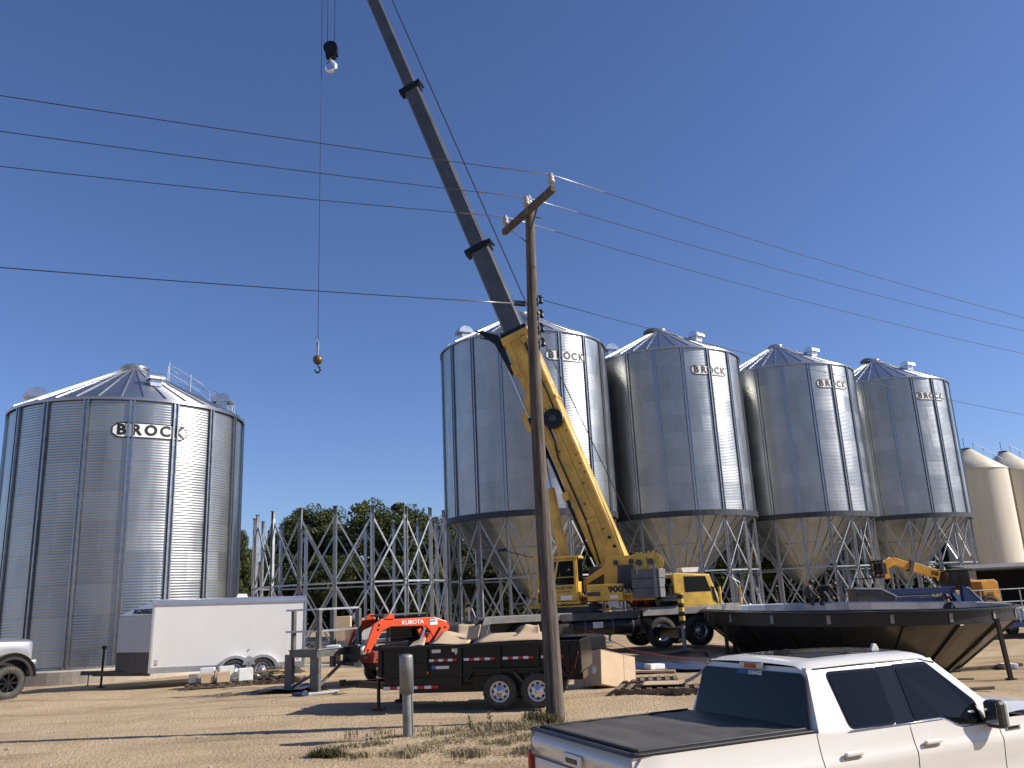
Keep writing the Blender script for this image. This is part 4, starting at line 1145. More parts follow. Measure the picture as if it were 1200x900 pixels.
# hoist ropes: over the top of the boom and down from the head
wsurf = SR @ V((-1.85, 0, 3.8))
b = MB()
for x in (-.12, .1):
    b.tube([wsurf, BT @ V((x, .95, 10.8)), BT @ V((x, .85, BL))], .016, 5)
b.build('hoist_rope', 'cable', tc_)
def drop(p, q, r=.014):
    m = MB(); m.tube([inv @ V(p), inv @ V(q)], r, 5); return m.build('hoist_rope', 'cable', tc_)
BALL = V((-9.08, 37.72, 13.5)); BLK = V((-8.6, 37.7, 30.0))
drop((BALL.x, BALL.y, 39.6), BALL + V((0, 0, 1.0)), .013)
for dx in (-.17, .2): drop((BLK.x + dx, BLK.y, 39.9), BLK + V((dx, 0, .55)), .015)
# hook block
t = thing('hook_block', 'black main hook block with a large white hook, hung high on two ropes', 'hook block', tuple(BLK), 0)
m = MB(); m.cyl((0, -.14, .3), (0, -.1, .3), .36, n=28); m.cyl((0, .1, .3), (0, .14, .3), .36, n=28); m.box((.02, 0, -.05), (.52, .3, .5)); m.box((.22, 0, .02), (.3, .36, .36)); m.build('block_body', 'black', t, bevel=.03)
m = MB()
for y in (-.05, .05): m.cyl((0, y - .035, .3), (0, y + .035, .3), .32, n=28)
m.build('sheave', 'dark_grey', t)
def hook(s, t, mt, z0):
    m = MB(); pts = [(0, 0, z0), (0, 0, z0 - .18 * s), (.14 * s, 0, z0 - .34 * s), (.29 * s, 0, z0 - .52 * s), (.3 * s, 0, z0 - .72 * s), (.18 * s, 0, z0 - .92 * s), (-.02 * s, 0, z0 - .98 * s), (-.22 * s, 0, z0 - .9 * s), (-.31 * s, 0, z0 - .7 * s), (-.25 * s, 0, z0 - .5 * s)]
    rr = [.055, .06, .085, .11, .12, .115, .105, .085, .06, .02]; m.tube(pts, [r * s for r in rr], 12); m.build('hook', mt, t)
hook(.85, t, 'white', -.25)
m = MB(); m.bar((-.2, 0, -.62), (-.04, 0, -.45), .05, .02); m.build('latch', 'black', t)
t = thing('overhaul_ball', 'brown ball weight with a small hook, hung low on a single rope against the sky', 'hook ball', tuple(BALL), 0)
m = MB(); m.ball((0, 0, -.05), .23, 14); m.build('ball', mat('brown_ball_paint', (.11, .055, .02), .4, 0, .3, 3, coat=.3), t)
m = MB(); m.cyl((0, 0, .15), (0, 0, .42), .05, .04, n=10); m.cyl((0, 0, .4), (.02, 0, .85), .055, .035, n=10); m.tube([(-.02, 0, .5), (-.05, 0, .85), (-.09, 0, 1.15)], .018, 5); m.build('rope_socket', 'galv_dull', t)
hook(.42, t, 'black', -.26)

# ------------------------------------------------------------------ hopper cone being assembled
CC = (11.9, 31.6)
tcn = thing('hopper_cone', 'wide dark hopper cone with a flat rim, propped on posts behind the white pickup', 'hopper cone', (CC[0], CC[1], 1.3), 0, rot=(rad(.8), rad(1.2), 0))
tcn.scale = (.945, .945, 1)
m = MB(); m.lathe([(5.5, -.42), (5.5, -.03), (5.66, -.02), (5.66, .02), (5.48, .03), (5.46, -.4)], 96, smooth=False); m.build('rim_band', 'rim_black', tcn)
m = MB(); m.lathe([(5.44, .06), (5.4, .02), (5.42, -.3), (4.4, -1.12), (3.4, -1.95), (3.36, -1.92), (4.4, -1.06), (5.4, -.26)], 36, smooth=False)
m.build('cone_sheet', 'bright_sheet', tcn)
m = MB(); m.lathe([(5.47, -.40), (4.45, -1.21), (3.4, -2.03), (3.38, -2.0), (4.44, -1.17)], 36, smooth=False)
m.build('outer_sheet', 'shaded_hopper', tcn)
for k in range(18):
    a = 2 * PI * (k + .3) / 18
    m = MB(); m.bar((5.48 * math.cos(a), 5.48 * math.sin(a), -.42), (3.42 * math.cos(a), 3.42 * math.sin(a), -2.04), .13, .08); m.build('seam_rib', 'shaded_hopper', tcn)
for k in range(18):
    a = 2 * PI * (k + .1) / 18
    m = MB(); m.box((0, 0, 0), (.03, .12, .26)); o = m.build('splice_plate', 'galv_dull', tcn); o.location = (5.52 * math.cos(a), 5.52 * math.sin(a), -.21); o.rotation_euler = (0, 0, a)
m = MB(); m.lathe([(3.45, -1.98), (3.45, -2.12), (3.6, -2.12), (3.6, -2.16), (3.3, -2.16)], 48); m.build('bottom_ring', 'shaded_hopper', tcn)
bl = MB()
for k in range(150):
    a = 2 * PI * k / 150
    if math.sin(a) > -.1: bl.box((5.5 * math.cos(a), 5.5 * math.sin(a), .05), (.035, .035, .04))
o = bl.build('rim_bolts', 'galv_bright', tcn); o['kind'] = 'stuff'
sh = MB(); sh.box((0, 0, 0), (1.3, .9, .1)); o = sh.build('support_block', 'black_matt', tcn); o.location = (1.9, -2.2, -2.08)
def post(x, y, top, lab, lean=(0, 0)):
    z = gz(x, y); m = MB(); m.bar((lean[0], lean[1], top - z), (0, 0, -.05), .11, .11); m.box((0, 0, .01), (.24, .24, .03))
    o = m.build('prop_post', 'rust_post'); o.location = (x, y, z); tag(o, lab, 'post', 'posts propping up the hopper cone')
post(14.5, 26.6, .9, 'brown steel post propping the cone rim, nearest the pickup mirror', (-.05, .1))
post(17.3, 29.1, 1.0, 'brown steel post at the far right of the cone, standing beside the white box', (-.1, 0))
post(6.95, 30.1, 1.0, 'left of two close black posts under the left tip of the cone rim')
post(7.35, 30.7, 1.0, 'right of two close black posts under the left tip of the cone rim')
post(19.0, 31.5, .95, 'short brown post cut off by the right edge of the photo')

# ------------------------------------------------------------------ people
def clothed(name, cloth, head_c, hr, hands=(), hrad=.11):
    m, nt, b = new_mat(name); L = nt.links.new
    tc = N(nt, 'ShaderNodeTexCoord'); prev = None
    for c, r in [(head_c, hr)] + [(h, hrad) for h in hands]:
        d = N(nt, 'ShaderNodeVectorMath', operation='DISTANCE'); L(tc.outputs['Object'], d.inputs[0]); d.inputs[1].default_value = c
        lt = N(nt, 'ShaderNodeMath', operation='LESS_THAN'); L(d.outputs['Value'], lt.inputs[0]); lt.inputs[1].default_value = r
        if prev is None: prev = lt.outputs[0]
        else:
            mx = N(nt, 'ShaderNodeMath', operation='MAXIMUM'); L(prev, mx.inputs[0]); L(lt.outputs[0], mx.inputs[1]); prev = mx.outputs[0]
    nz = N(nt, 'ShaderNodeTexNoise'); nz.inputs['Scale'].default_value = 9; L(tc.outputs['Object'], nz.inputs[0])
    cx = N(nt, 'ShaderNodeMix', data_type='RGBA'); cx.inputs[6].default_value = (*[c * .6 for c in cloth], 1); cx.inputs[7].default_value = (*cloth, 1); L(nz.outputs[0], cx.inputs[0])
    mx = N(nt, 'ShaderNodeMix', data_type='RGBA'); L(prev, mx.inputs[0]); L(cx.outputs[2], mx.inputs[6]); mx.inputs[7].default_value = (.42, .23, .16, 1)
    L(mx.outputs[2], b.inputs['Base Color']); b.inputs['Roughness'].default_value = .85
    return m
def person(label, loc, rz, J, E, Rr, cloth, hands, face, cap=None, group=None, sc=1.0):
    """J: joints (first = pelvis), E: bones, Rr: radii; face = unit direction the face looks"""
    hd_i = J['head']; t = thing('person', label, 'person', loc, rz, group); t.scale = (sc, sc, sc)
    names = list(J.keys()); me = bpy.data.meshes.new('body')
    me.from_pydata([J[n] for n in names], [(names.index(a), names.index(b)) for a, b in E], [])
    o = bpy.data.objects.new('body', me); COL.objects.link(o); o.parent = t
    sk_ = o.modifiers.new('skin', 'SKIN'); sk_.use_smooth_shade = True
    for i, n in enumerate(names):
        r = Rr[n]; me.skin_vertices[0].data[i].radius = r if isinstance(r, tuple) else (r, r)
        me.skin_vertices[0].data[i].use_root = (i == 0)
    ss = o.modifiers.new('sub', 'SUBSURF'); ss.levels = 2; ss.render_levels = 2
    me.materials.append(clothed('clothes', cloth, J['head'], .19, hands))
    f = V(face).normalized(); h = V(J['head']); s = f.cross(V((0, 0, 1))).normalized() if abs(f.z) < .95 else V((1, 0, 0)); u = s.cross(f)
    m = MB(); m.ball(tuple(h + u * .045), .118, 10, (1, 1, 1))
    if cap:
        m.prism([(-.09, -.08), (.09, -.08), (.085, .02), (.0, .06), (-.085, .02)], -.008, .008, 'xy')
        n0 = len(m.v) - 10
        for q in range(n0, len(m.v)):
            p = V(m.v[q]); m.v[q] = tuple(h + u * .06 + s * p.x + f * (.1 - p.y) + u * p.z)
    m.build('cap' if cap else 'hair', cap or 'interior', t)
    m = MB(); m.bar(h + f * .1, h + f * .135 - u * .02, .03, .03); 
    for sg in (-1, 1): m.ball(tuple(h + f * .1 + s * .035 * sg + u * .015), .012, 4)
    m.build('face', 'skin', t)
    return t
E_ = [('pelvis', 'chest'), ('chest', 'neck'), ('neck', 'head'), ('chest', 'shL'), ('shL', 'elL'), ('elL', 'haL'), ('chest', 'shR'), ('shR', 'elR'), ('elR', 'haR'),
      ('pelvis', 'knL'), ('knL', 'anL'), ('anL', 'toL'), ('pelvis', 'knR'), ('knR', 'anR'), ('anR', 'toR')]
R_ = dict(pelvis=(.17, .15), chest=(.19, .15), neck=.06, head=(.095, .115), shL=.08, elL=.055, haL=.04, shR=.08, elR=.055, haR=.04, knL=.085, anL=.055, toL=.045, knR=.085, anR=.055, toR=.045)
# bending man on the far rim (local +x to the right)
J = dict(pelvis=(-.12, 0, .62), chest=(.22, -.02, .78), neck=(.4, 0, .8), head=(.52, 0, .82), shL=(.27, .19, .74), elL=(.4, .2, .48), haL=(.55, .16, .24), shR=(.27, -.2, .74), elR=(.44, -.22, .5), haR=(.6, -.18, .22),
         knL=(.1, .14, .32), anL=(-.1, .15, .06), toL=(.08, .16, .04), knR=(-.02, -.14, .3), anR=(-.2, -.14, .06), toR=(-.02, -.15, .04))
person('man in black bending over the far rim of the cone, hands reaching down', (12.75, 36.8, 1.28), 0, J, E_, R_, (.014, .014, .016), [J['haL'], J['haR']], (.7, 0, -.6), 'decal_black', 'men working on the hopper cone')
J = dict(pelvis=(0, 0, .3), chest=(.1, 0, .66), neck=(.2, 0, .82), head=(.27, 0, .93), shL=(.12, .2, .68), elL=(.3, .22, .48), haL=(.48, .18, .34), shR=(.12, -.2, .68), elR=(.3, -.24, .46), haR=(.5, -.2, .3),
         knL=(.36, .15, .42), anL=(.16, .16, .06), toL=(.36, .16, .04), knR=(.34, -.16, .36), anR=(.1, -.16, .06), toR=(.28, -.16, .04))
person('man in a charcoal jacket crouching on the cone rim, left of the bending man', (12.05, 36.8, 1.29), 0, J, E_, R_, (.045, .045, .05), [J['haL'], J['haR']], (.8, 0, -.4), 'decal_black', 'men working on the hopper cone')
J = dict(pelvis=(0, 0, .92), chest=(-.1, 0, 1.3), neck=(-.16, 0, 1.47), head=(-.18, 0, 1.6), shL=(-.1, .2, 1.36), elL=(-.25, .28, 1.1), haL=(-.45, .22, 1.15), shR=(-.1, -.2, 1.36), elR=(-.32, -.28, 1.12), haR=(-.55, -.24, 1.22),
         knL=(.02, .1, .5), anL=(.05, .12, .08), toL=(-.12, .13, .04), knR=(-.02, -.1, .5), anR=(.0, -.12, .08), toR=(-.17, -.13, .04))
person('man in a dark cap inside the cone, only head and shoulders above the rim', (15.4, 31.2, -.12), 0, J, E_, R_, (.02, .022, .028), [J['haL'], J['haR']], (-.8, -.3, -.2), 'decal_black', 'men working on the hopper cone', 1.0)

J = dict(pelvis=(0, 0, .0), chest=(-.03, 0, .36), neck=(0, 0, .52), head=(.02, 0, .66), shL=(-.03, .19, .42), elL=(.1, .25, .2), haL=(.36, .2, .24), shR=(-.03, -.19, .42), elR=(.1, -.25, .2), haR=(.36, -.2, .24),
         knL=(.42, .12, .04), anL=(.5, .12, -.36), toL=(.66, .12, -.4), knR=(.42, -.12, .04), anR=(.5, -.12, -.36), toR=(.66, -.12, -.4))
op_loc = OPM @ V((2.0, 1.12, 2.48))
person('crane operator in a blue shirt seated behind the cab door glass', tuple(op_loc), math.atan2((OPM @ V((1, 0, 0)) - OPM @ V((0, 0, 0))).y, (OPM @ V((1, 0, 0)) - OPM @ V((0, 0, 0))).x), J, E_, R_, (.03, .06, .14), [J['haL'], J['haR']], (1, 0, 0), None)
# ------------------------------------------------------------------ telehandler behind the cone
def wpt(b, *a): return b
tt = thing('telehandler', 'yellow telehandler with raised boom and fork carriage, behind the hopper cone', 'telehandler', (24.1, 48.5, 0), rad(186))
# local +x = forward (left in the photo)
b = MB(); b.box((.2, 0, .95), (4.0, 1.3, .5)); b.prism([(-2.1, .75), (-1.2, .75), (-1.1, 1.9), (-1.9, 2.0), (-2.1, 1.85)], -.95, .95); b.box((.3, .75, 1.15), (1.2, .6, .7)); b.build('chassis', 'tele_y', tt, bevel=.04)
b = MB(); b.prism([(-.55, 1.2), (.75, 1.2), (.95, 1.75), (.6, 2.55), (-.5, 2.6)], .12, .98); b.build('cab', 'black', tt, bevel=.03)
b = MB(); b.prism([(-.4, 1.65), (.1, 1.65), (.1, 2.45), (-.4, 2.45)], .97, 1.0); b.build('side_window', 'glass', tt)
b = MB(); b.prism([(.18, 1.65), (.78, 1.7), (.55, 2.45), (.18, 2.45)], .97, 1.0); b.build('door_window', 'glass', tt)
b = MB(); b.box((.1, .55, 2.6), (1.3, 1.0, .06)); b.build('cab_roof', 'dark_grey', tt, bevel=.02)
for x in (1.45, -1.35):
    for sy in (-1, 1): wheel(tt, (x, sy * .95, .58), .58, .42, .33, side=sy, rim='tele_y')
bp0, bp1 = V((-1.6, -.35, 1.7)), V((3.1, -.35, 3.25))
b = MB(); b.bar(bp0, bp0.lerp(bp1, .78), .34, .5); b.bar(bp0.lerp(bp1, .7), bp1, .28, .4); b.build('boom', 'tele_y', tt, bevel=.02)
b = MB(); b.bar(bp0.lerp(bp1, .76), bp0.lerp(bp1, .8), .44, .62); b.bar((.3, -.35, 1.3), bp0.lerp(bp1, .55), .16, .16); b.build('boom_collar', 'dark_grey', tt)
b = MB(); b.bar(bp1, bp1 + V((.55, 0, -.25)), .3, .45); b.bar(bp1 + V((.5, 0, -.15)), bp1 + V((.45, 0, -.95)), .26, .3); b.build('boom_nose', 'tele_y', tt, bevel=.02)
b = MB()
for z in (.0, -.5, -.85): b.box(tuple(bp1 + V((.95, 0, z))), (.08, 1.3, .1))
for y in (-.6, -.25, .25, .6): b.box(tuple(bp1 + V((.95, y, -.4))), (.1, .08, 1.0))
for y in (-.35, .35): b.box(tuple(bp1 + V((1.65, y, -.9))), (1.3, .12, .06))
b.box(tuple(bp1 + V((.75, 0, -.4))), (.3, .8, .6)); b.build('fork_carriage', 'black_matt', tt)
b = MB(); lettering(b, 'JCB', .26, tuple(bp0.lerp(bp1, .5) + V((0, .0, 0)) + V((0, 0, 0))), (-1, 0, -.33), (0, 0, 1), bold=.008)
b.v = [(p[0], p[1] + .18, p[2]) for p in b.v]; 
b.build('lettering', 'decal_black', tt)
b = MB(); lettering(b, '512', .26, (-1.55, .97, 1.2), (-1, 0, 0), (0, 0, 1), bold=.01); b.build('model_number', 'decal_black', tt)

# blue lift machine
tb = thing('boom_lift', 'deep blue boom lift with long folded beams lying level, right behind the hopper cone', 'boom lift', (18.9, 41.8, -.3), rad(2))
b = MB(); b.box((0, 0, .75), (3.6, 1.8, .6)); b.box((.9, 0, 1.15), (1.6, 1.6, .4)); b.build('chassis', 'blue_steel', tb, bevel=.03)
b = MB(); b.box((-.6, -.2, 1.92), (4.9, .28, .3)); b.build('upper_beam', 'blue_steel', tb, bevel=.02)
b = MB(); b.box((-.2, .25, 1.5), (4.2, .26, .26)); b.bar((1.7, -.1, 1.9), (2.2, .1, 1.25), .3, .3); b.build('lower_beam', 'blue_steel', tb, bevel=.02)
b = MB(); b.prism([(1.9, .9), (3.1, .9), (2.2, 1.95), (1.9, 2.1)], -.9, -.6); b.mi = 1; b.bar((3.13, -.75, .9), (2.2, -.75, 2.0), .32, .05); b.build('tail_plate', ['blue_steel', 'alu'], tb)
b = MB(); b.cyl((-1.6, -.1, 1.72), (.8, -.1, 1.72), .06, n=10); b.tube([(.9, -.3, 1.8), (1.1, -.3, 2.1), (1.5, -.3, 1.9), (1.6, -.3, 1.5)], .03, 5); b.build('hydraulic_ram', 'galv_bright', tb)
for x in (-1.3, 1.3):
    for sy in (-1, 1): wheel(tb, (x, sy * .9, .42), .42, .3, .25, side=sy, rim='white')
th = thing('engine_hood', 'grey sloping sheet-metal hood just behind the rim of the hopper cone', 'hood', (15.9, 39.6, 0), 0)
b = MB(); b.prism([(-.85, .3), (.9, .3), (.95, 1.42), (.3, 1.78), (-.85, 1.86)], -.5, .5); b.build('cover', 'dark_grey', th, bevel=.04)
b = MB(); b.prism([(-.88, 1.87), (.3, 1.8), (1.0, 1.42), (1.0, 1.5), (.32, 1.88), (-.88, 1.94)], -.53, .53); b.build('top_sheet', 'galv', th)
b = MB(); b.cyl((.3, .2, 1.8), (.3, .2, 2.1), .04, n=8); b.build('pipe', 'black', th)

# blue trailer with drums, rails, shed
tr = thing('flat_trailer', 'low blue flat trailer loaded with pale drums, at the right edge beyond the cone', 'trailer', (22.6, 40.0, -.55), rad(6))
b = MB(); b.box((0, 0, .55), (3.4, 1.8, .22)); b.box((-1.7, 0, .75), (.08, 1.8, .3)); b.build('bed', 'blue_steel', tr)
b = MB()
for x in (-1.6, -.5, .6, 1.6): b.box((x, -.88, .95), (.05, .05, .6))
b.box((0, -.88, 1.25), (3.3, .04, .05)); b.build('side_rail', 'galv', tr)
for sy in (-1, 1): wheel(tr, (.3, sy * .95, .3), .3, .2, .18, side=sy)
for k, (x, y, h) in enumerate(((-.9, -.4, .55), (-.1, -.5, .6), (.55, -.35, .75), (1.1, -.5, .6))):
    o = MB().lathe([(.001, 0), (.27, 0), (.28, h * .33), (.27, h * .34), (.28, h * .66), (.27, h), (.001, h)], 20).build('drum', 'plastic_white' if k % 2 == 0 else 'galv')
    o.location = (22.6 + x, 40.0 + y, .12); tag(o, ['leftmost white drum on the low blue trailer', 'second drum from the left on the low blue trailer, metal', 'tallest drum on the low blue trailer', 'rightmost drum on the low blue trailer'][k], 'drum', 'drums on the blue trailer')
fr_ = thing('pipe_rack', 'galvanised pipe railing rack in front of the dark open shed', 'rack', (25.6, 46.5, 0), rad(4))
b = MB()
for x in (-2.2, -1.1, 0, 1.1, 2.2): b.cyl((x, 0, 0), (x, 0, 1.5), .03, n=6)
for z in (.8, 1.45): b.cyl((-2.2, 0, z), (2.2, 0, z), .03, n=6)
b.build('rail', 'galv', fr_)
b = MB(); b.box((-2.6, .2, 1.05), (.8, .6, .5)); b.build('tool_box', 'blue_steel', fr_, bevel=.03)
ts = thing('storage_shed', 'low shed with a dark open front below the cream bins at the right edge', 'shed', (37.6, 62.5, 0), rad(-6))
b = MB(); b.box((0, 4, 1.35), (9, .12, 2.7)); b.box((-4.5, 2, 1.35), (.12, 4, 2.7)); b.box((4.5, 2, 1.35), (.12, 4, 2.7)); b.box((-5.0, .05, 1.3), (1.1, .12, 2.6)); b.build('wall', 'shed', ts)
b = MB(); b.prism([(-.2, 2.66), (4.3, 3.0), (4.3, 3.1), (-.2, 2.78)], -4.75, 4.75, 'yz'); b.build('roof', 'galv_dull', ts)
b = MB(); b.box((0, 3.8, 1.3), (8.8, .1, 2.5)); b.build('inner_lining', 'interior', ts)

# ------------------------------------------------------------------ dump trailer (local +x = rear, at the right)
td = thing('dump_trailer', 'black dump trailer on two axles with red and white reflective strips along its side', 'dump trailer', (-.233, 18.95, 0), rad(-11))
td.scale = (.955,) * 3
def rfl(parent, x0, x1, z, y, n, nm='reflective_strip', h=.055):
    b = MB()
    for k in range(n):
        b.mi = k % 2; b.box((x0 + (x1 - x0) * (k + .5) / n, y, z), ((x1 - x0) / n - .002, .006, h))
    return b.build(nm, ['white', 'decal_red'], parent)
b = MB()
XL, XR, YN, YF, ZB, ZT = -2.84, 1.62, -.98, .98, .72, 1.33
b.box(((XL + XR) / 2, YN, (ZB + ZT) / 2), (XR - XL, .05, ZT - ZB)); b.box(((XL + XR) / 2, YF, (ZB + ZT) / 2), (XR - XL, .05, ZT - ZB))
b.box((XL, 0, (ZB + ZT) / 2 + .03), (.05, 1.96, ZT - ZB + .06)); b.box((XR, 0, (ZB + ZT) / 2), (.06, 1.96, ZT - ZB)); b.box(((XL + XR) / 2, 0, ZB), (XR - XL, 1.96, .06)); b.build('box', 'black', td, bevel=.006)
b = MB(); b.box(((XL + XR) / 2, YN - .03, ZT - .02), (XR - XL + .06, .12, .07)); b.box(((XL + XR) / 2, YN - .045, .97), (XR - XL - 1.0, .05, .03))
for x in (-1.75, -.98, -.12, .72, 1.35): b.box((x, YN - .05, (ZB + ZT) / 2), (.09, .07, ZT - ZB))
b.box((XL + .04, YN - .05, (ZB + ZT) / 2), (.09, .07, ZT - ZB)); b.build('side_ribs', 'black', td, bevel=.006)
for x0, x1, n in ((-1.68, -1.05, 6), (-.9, -.2, 6), (-.04, .64, 6), (.8, 1.28, 4)): rfl(td, x0, x1, 1.03, YN - .052, n)
b = MB(); b.box((-.6, 0, .58), (4.4, .9, .16)); b.box((-2.55, 0, .5), (.5, 1.8, .14)); b.box((-.9, YN + .1, .62), (3.6, .06, .12)); b.box((-1.35, YN + .06, .58), (.75, .1, .22)); b.box((-2.2, YN + .1, .58), (1.1, .08, .2)); b.box((.2, YN + .25, .5), (1.9, .3, .3)); b.box((-1.2, .2, .45), (2.6, 1.2, .3)); b.build('chassis', 'black', td, bevel=.006)
b = MB(); b.bar((-2.6, -.8, .5), (-3.75, 0, .5), .1, .14); b.bar((-2.6, .8, .5), (-3.75, 0, .5), .1, .14); b.bar((-3.6, 0, .52), (-4.1, 0, .52), .12, .1); b.cyl((-4.12, 0, .46), (-4.12, 0, .6), .08, n=12); b.build('tongue', 'black', td)
rfl(td, -2.75, -1.5, .48, -.99, 8, h=.06)
for sy in (-.75, .75):
    b = MB(); b.cyl((-2.95, sy, .05), (-2.95, sy, 1.0), .04, n=10); b.box((-2.95, sy, .04), (.24, .24, .04)); b.cyl((-2.95, sy, .9), (-2.95, sy - .2, .9), .015, n=6); b.build('jack', 'black', td)
for x in (-.1, .72):
    for sy in (-1, 1): wheel(td, (x - .02, sy * 1.0, .36), .36, .235, .205, side=sy, lug=.002)
b = MB(); b.prism([(-.85, .62), (-.72, .83), (1.23, .83), (1.34, .62), (1.28, .62), (1.18, .78), (-.68, .78), (-.8, .62)], -1.14, -.86); b.build('mudguard', 'black', td)
b = MB(); b.bar((.2, -1.03, .75), (.42, -1.03, .5), .05, .04); b.bar((.62, -1.03, .75), (.42, -1.03, .5), .05, .04); b.build('spring_hanger', 'dark_grey', td)
b = MB(); b.cyl((-1.72, YN - .06, .78), (-1.72, YN - .085, .78), .035, n=14); b.build('side_marker', 'amber', td)
b = MB(); b.box((-1.52, YN - .035, 1.22), (.2, .006, .07)); b.build('decal', 'white', td)
b = MB(); b.box((-1.4, YN - .035, .88), (.32, .006, .06)); b.build('decal', 'white', td)
b = MB(); b.box((-1.58, YN - .037, .885), (.09, .006, .08)); b.build('decal', 'decal_blue', td)
b = MB(); b.prism([(-1.17, 1.265), (-.98, 1.265), (-.98, 1.2), (-1.04, 1.19), (-1.075, 1.12), (-1.11, 1.19), (-1.17, 1.2)], YN - .04, YN - .034); b.build('decal', 'white', td)
b = MB(); b.box((XL - .035, -.2, 1.0), (.02, .3, .14)); b.build('front_plate', 'dark_grey', td)
b = MB(); b.box((-2.3, -1.015, .98), (.02, .006, .02)); b.box((-2.35, YN - .03, 1.0), (.7, .012, .5)); b.build('side_panel', 'black', td)
# boom of the loader's red lamps on the left edge of the box
for k, (z, mt) in enumerate(((1.08, 'red_lens'), (.9, 'clear_lens'), (.72, 'clear_lens'))):
    b = MB(); b.box((XL - .01, YN - .02, z), (.1, .05, .05)); b.build('lamp', mt, td)
# cardboard in the dump trailer
def sheet(nm, lab, pts, th_, mt='card', fold=0.0, group='flattened cardboard in the dump trailer', seed=1):
    """a crumpled sheet between four corner points"""
    rnd = random.Random(seed); a, b_, c, d = [V(p) for p in pts]; org = (a + b_ + c + d) / 4
    n = (b_ - a).cross(d - a).normalized()
    ph = rnd.random() * 6
    def f(u, v):
        p = a.lerp(b_, u).lerp(d.lerp(c, u), v)
        w_ = fold * (math.sin(u * 4 + ph) * .6 + .5 * math.sin(v * 5 + ph * 2)) 
        return tuple(p + n * w_ - org)
    m = MB(); m.grid(f, 8, 6, True); o = m.build(nm, mt); o.location = org
    s_ = o.modifiers.new('thick', 'SOLIDIFY'); s_.thickness = th_; s_.offset = 0
    tag(o, lab, 'cardboard' if mt == 'card' else nm.replace('_', ' '), group); return o
Rt = Matrix.Translation(V((-.233, 18.95, 0))) @ Matrix.Rotation(rad(-11), 4, 'Z') @ Matrix.Scale(.955, 4)
W = lambda x, y, z: tuple(Rt @ V((x, y, z)))
sheet('cardboard_sheet', 'long flat cardboard sheet along the dump trailer rail, left of the utility pole', [W(-.75, -.85, 1.36), W(.9, -.85, 1.38), W(.95, -.1, 1.5), W(-.55, -.1, 1.52)], .012, fold=.015, seed=2)
sheet('cardboard_sheet', 'curled-up cardboard flap on the trailer load just left of the utility pole', [W(.1, -.5, 1.42), W(.75, -.55, 1.4), W(.62, -.1, 1.66), W(.3, 0, 1.62)], .012, fold=.05, seed=3)
sheet('cardboard_sheet', 'wavy cardboard sheet in the middle of the load, below the upright piece', [W(-1.75, -.8, 1.33), W(-.85, -.8, 1.37), W(-.95, .0, 1.5), W(-1.6, -.1, 1.56)], .012, fold=.05, seed=4)
sheet('cardboard_sheet', 'small upright cardboard piece standing in the middle of the load', [W(-1.02, -.3, 1.4), W(-.72, -.35, 1.42), W(-.68, -.25, 1.72), W(-.98, -.2, 1.7)], .014, fold=.02, seed=5)
sheet('cardboard_sheet', 'cardboard corner poking up beside the loader arm, at the left of the load', [W(-2.35, -.6, 1.33), W(-1.9, -.7, 1.33), W(-2.0, -.2, 1.45), W(-2.3, -.2, 1.4)], .012, fold=.03, seed=6)
sheet('cardboard_sheet', 'folded brown cardboard behind the upright piece', [W(-1.35, .1, 1.45), W(-.95, .05, 1.45), W(-1.0, .4, 1.72), W(-1.4, .4, 1.7)], .012, fold=.03, seed=8)
o = sheet('stick', 'thin wooden stick leaning up out of the cardboard load', [W(-.62, -.2, 1.4), W(-.6, -.2, 1.4), W(-.5, -.1, 1.75), W(-.53, -.1, 1.75)], .02, 'wood', 0, None)

KX, KY, KH, KS = -3.5, 25.0, rad(213), .91
# ------------------------------------------------------------------ orange skid loader (local +x = forward, to the left)
tk = thing('skid_loader', 'orange and black skid loader behind the dump trailer, its lift arm lettered in white', 'skid loader', (KX, KY, 0), KH)
tk.scale = (KS,) * 3
# near side is +y
b = MB(); b.prism([(-1.35, .45), (1.0, .45), (1.15, .75), (1.0, 1.1), (-1.1, 1.15), (-1.4, 1.0)], -.6, .6); b.build('chassis', 'black_matt', tk, bevel=.03)
b = MB(); b.prism([(.55, .7), (1.3, .7), (1.25, 1.02), (.55, 1.05)], -.75, .75); b.build('front_apron', 'red_and_shaded_orange', tk, bevel=.02)  # orange part; the shade on it is painted in as dark red
b = MB()
for x in (-.45, .75):
    for y in (-.48, .48): b.bar((x, y, 1.05), (x - (.12 if x > 0 else 0), y, 2.02), .07, .07)
for z in (1.2, 1.38, 1.56, 1.74):
    b.box((.1, .5, z), (1.1, .012, .025)); b.box((.1, -.5, z), (1.1, .012, .025))
b.box((-.48, 0, 1.5), (.03, .95, .95)); b.build('cab_frame', 'black', tk)
b = MB(); b.box((.12, 0, 2.05), (1.45, 1.1, .06)); b.build('cab_roof', 'dark_grey', tk, bevel=.02)
b = MB(); b.box((.1, .47, 1.6), (1.0, .01, .8)); b.build('side_glass', 'glass', tk)
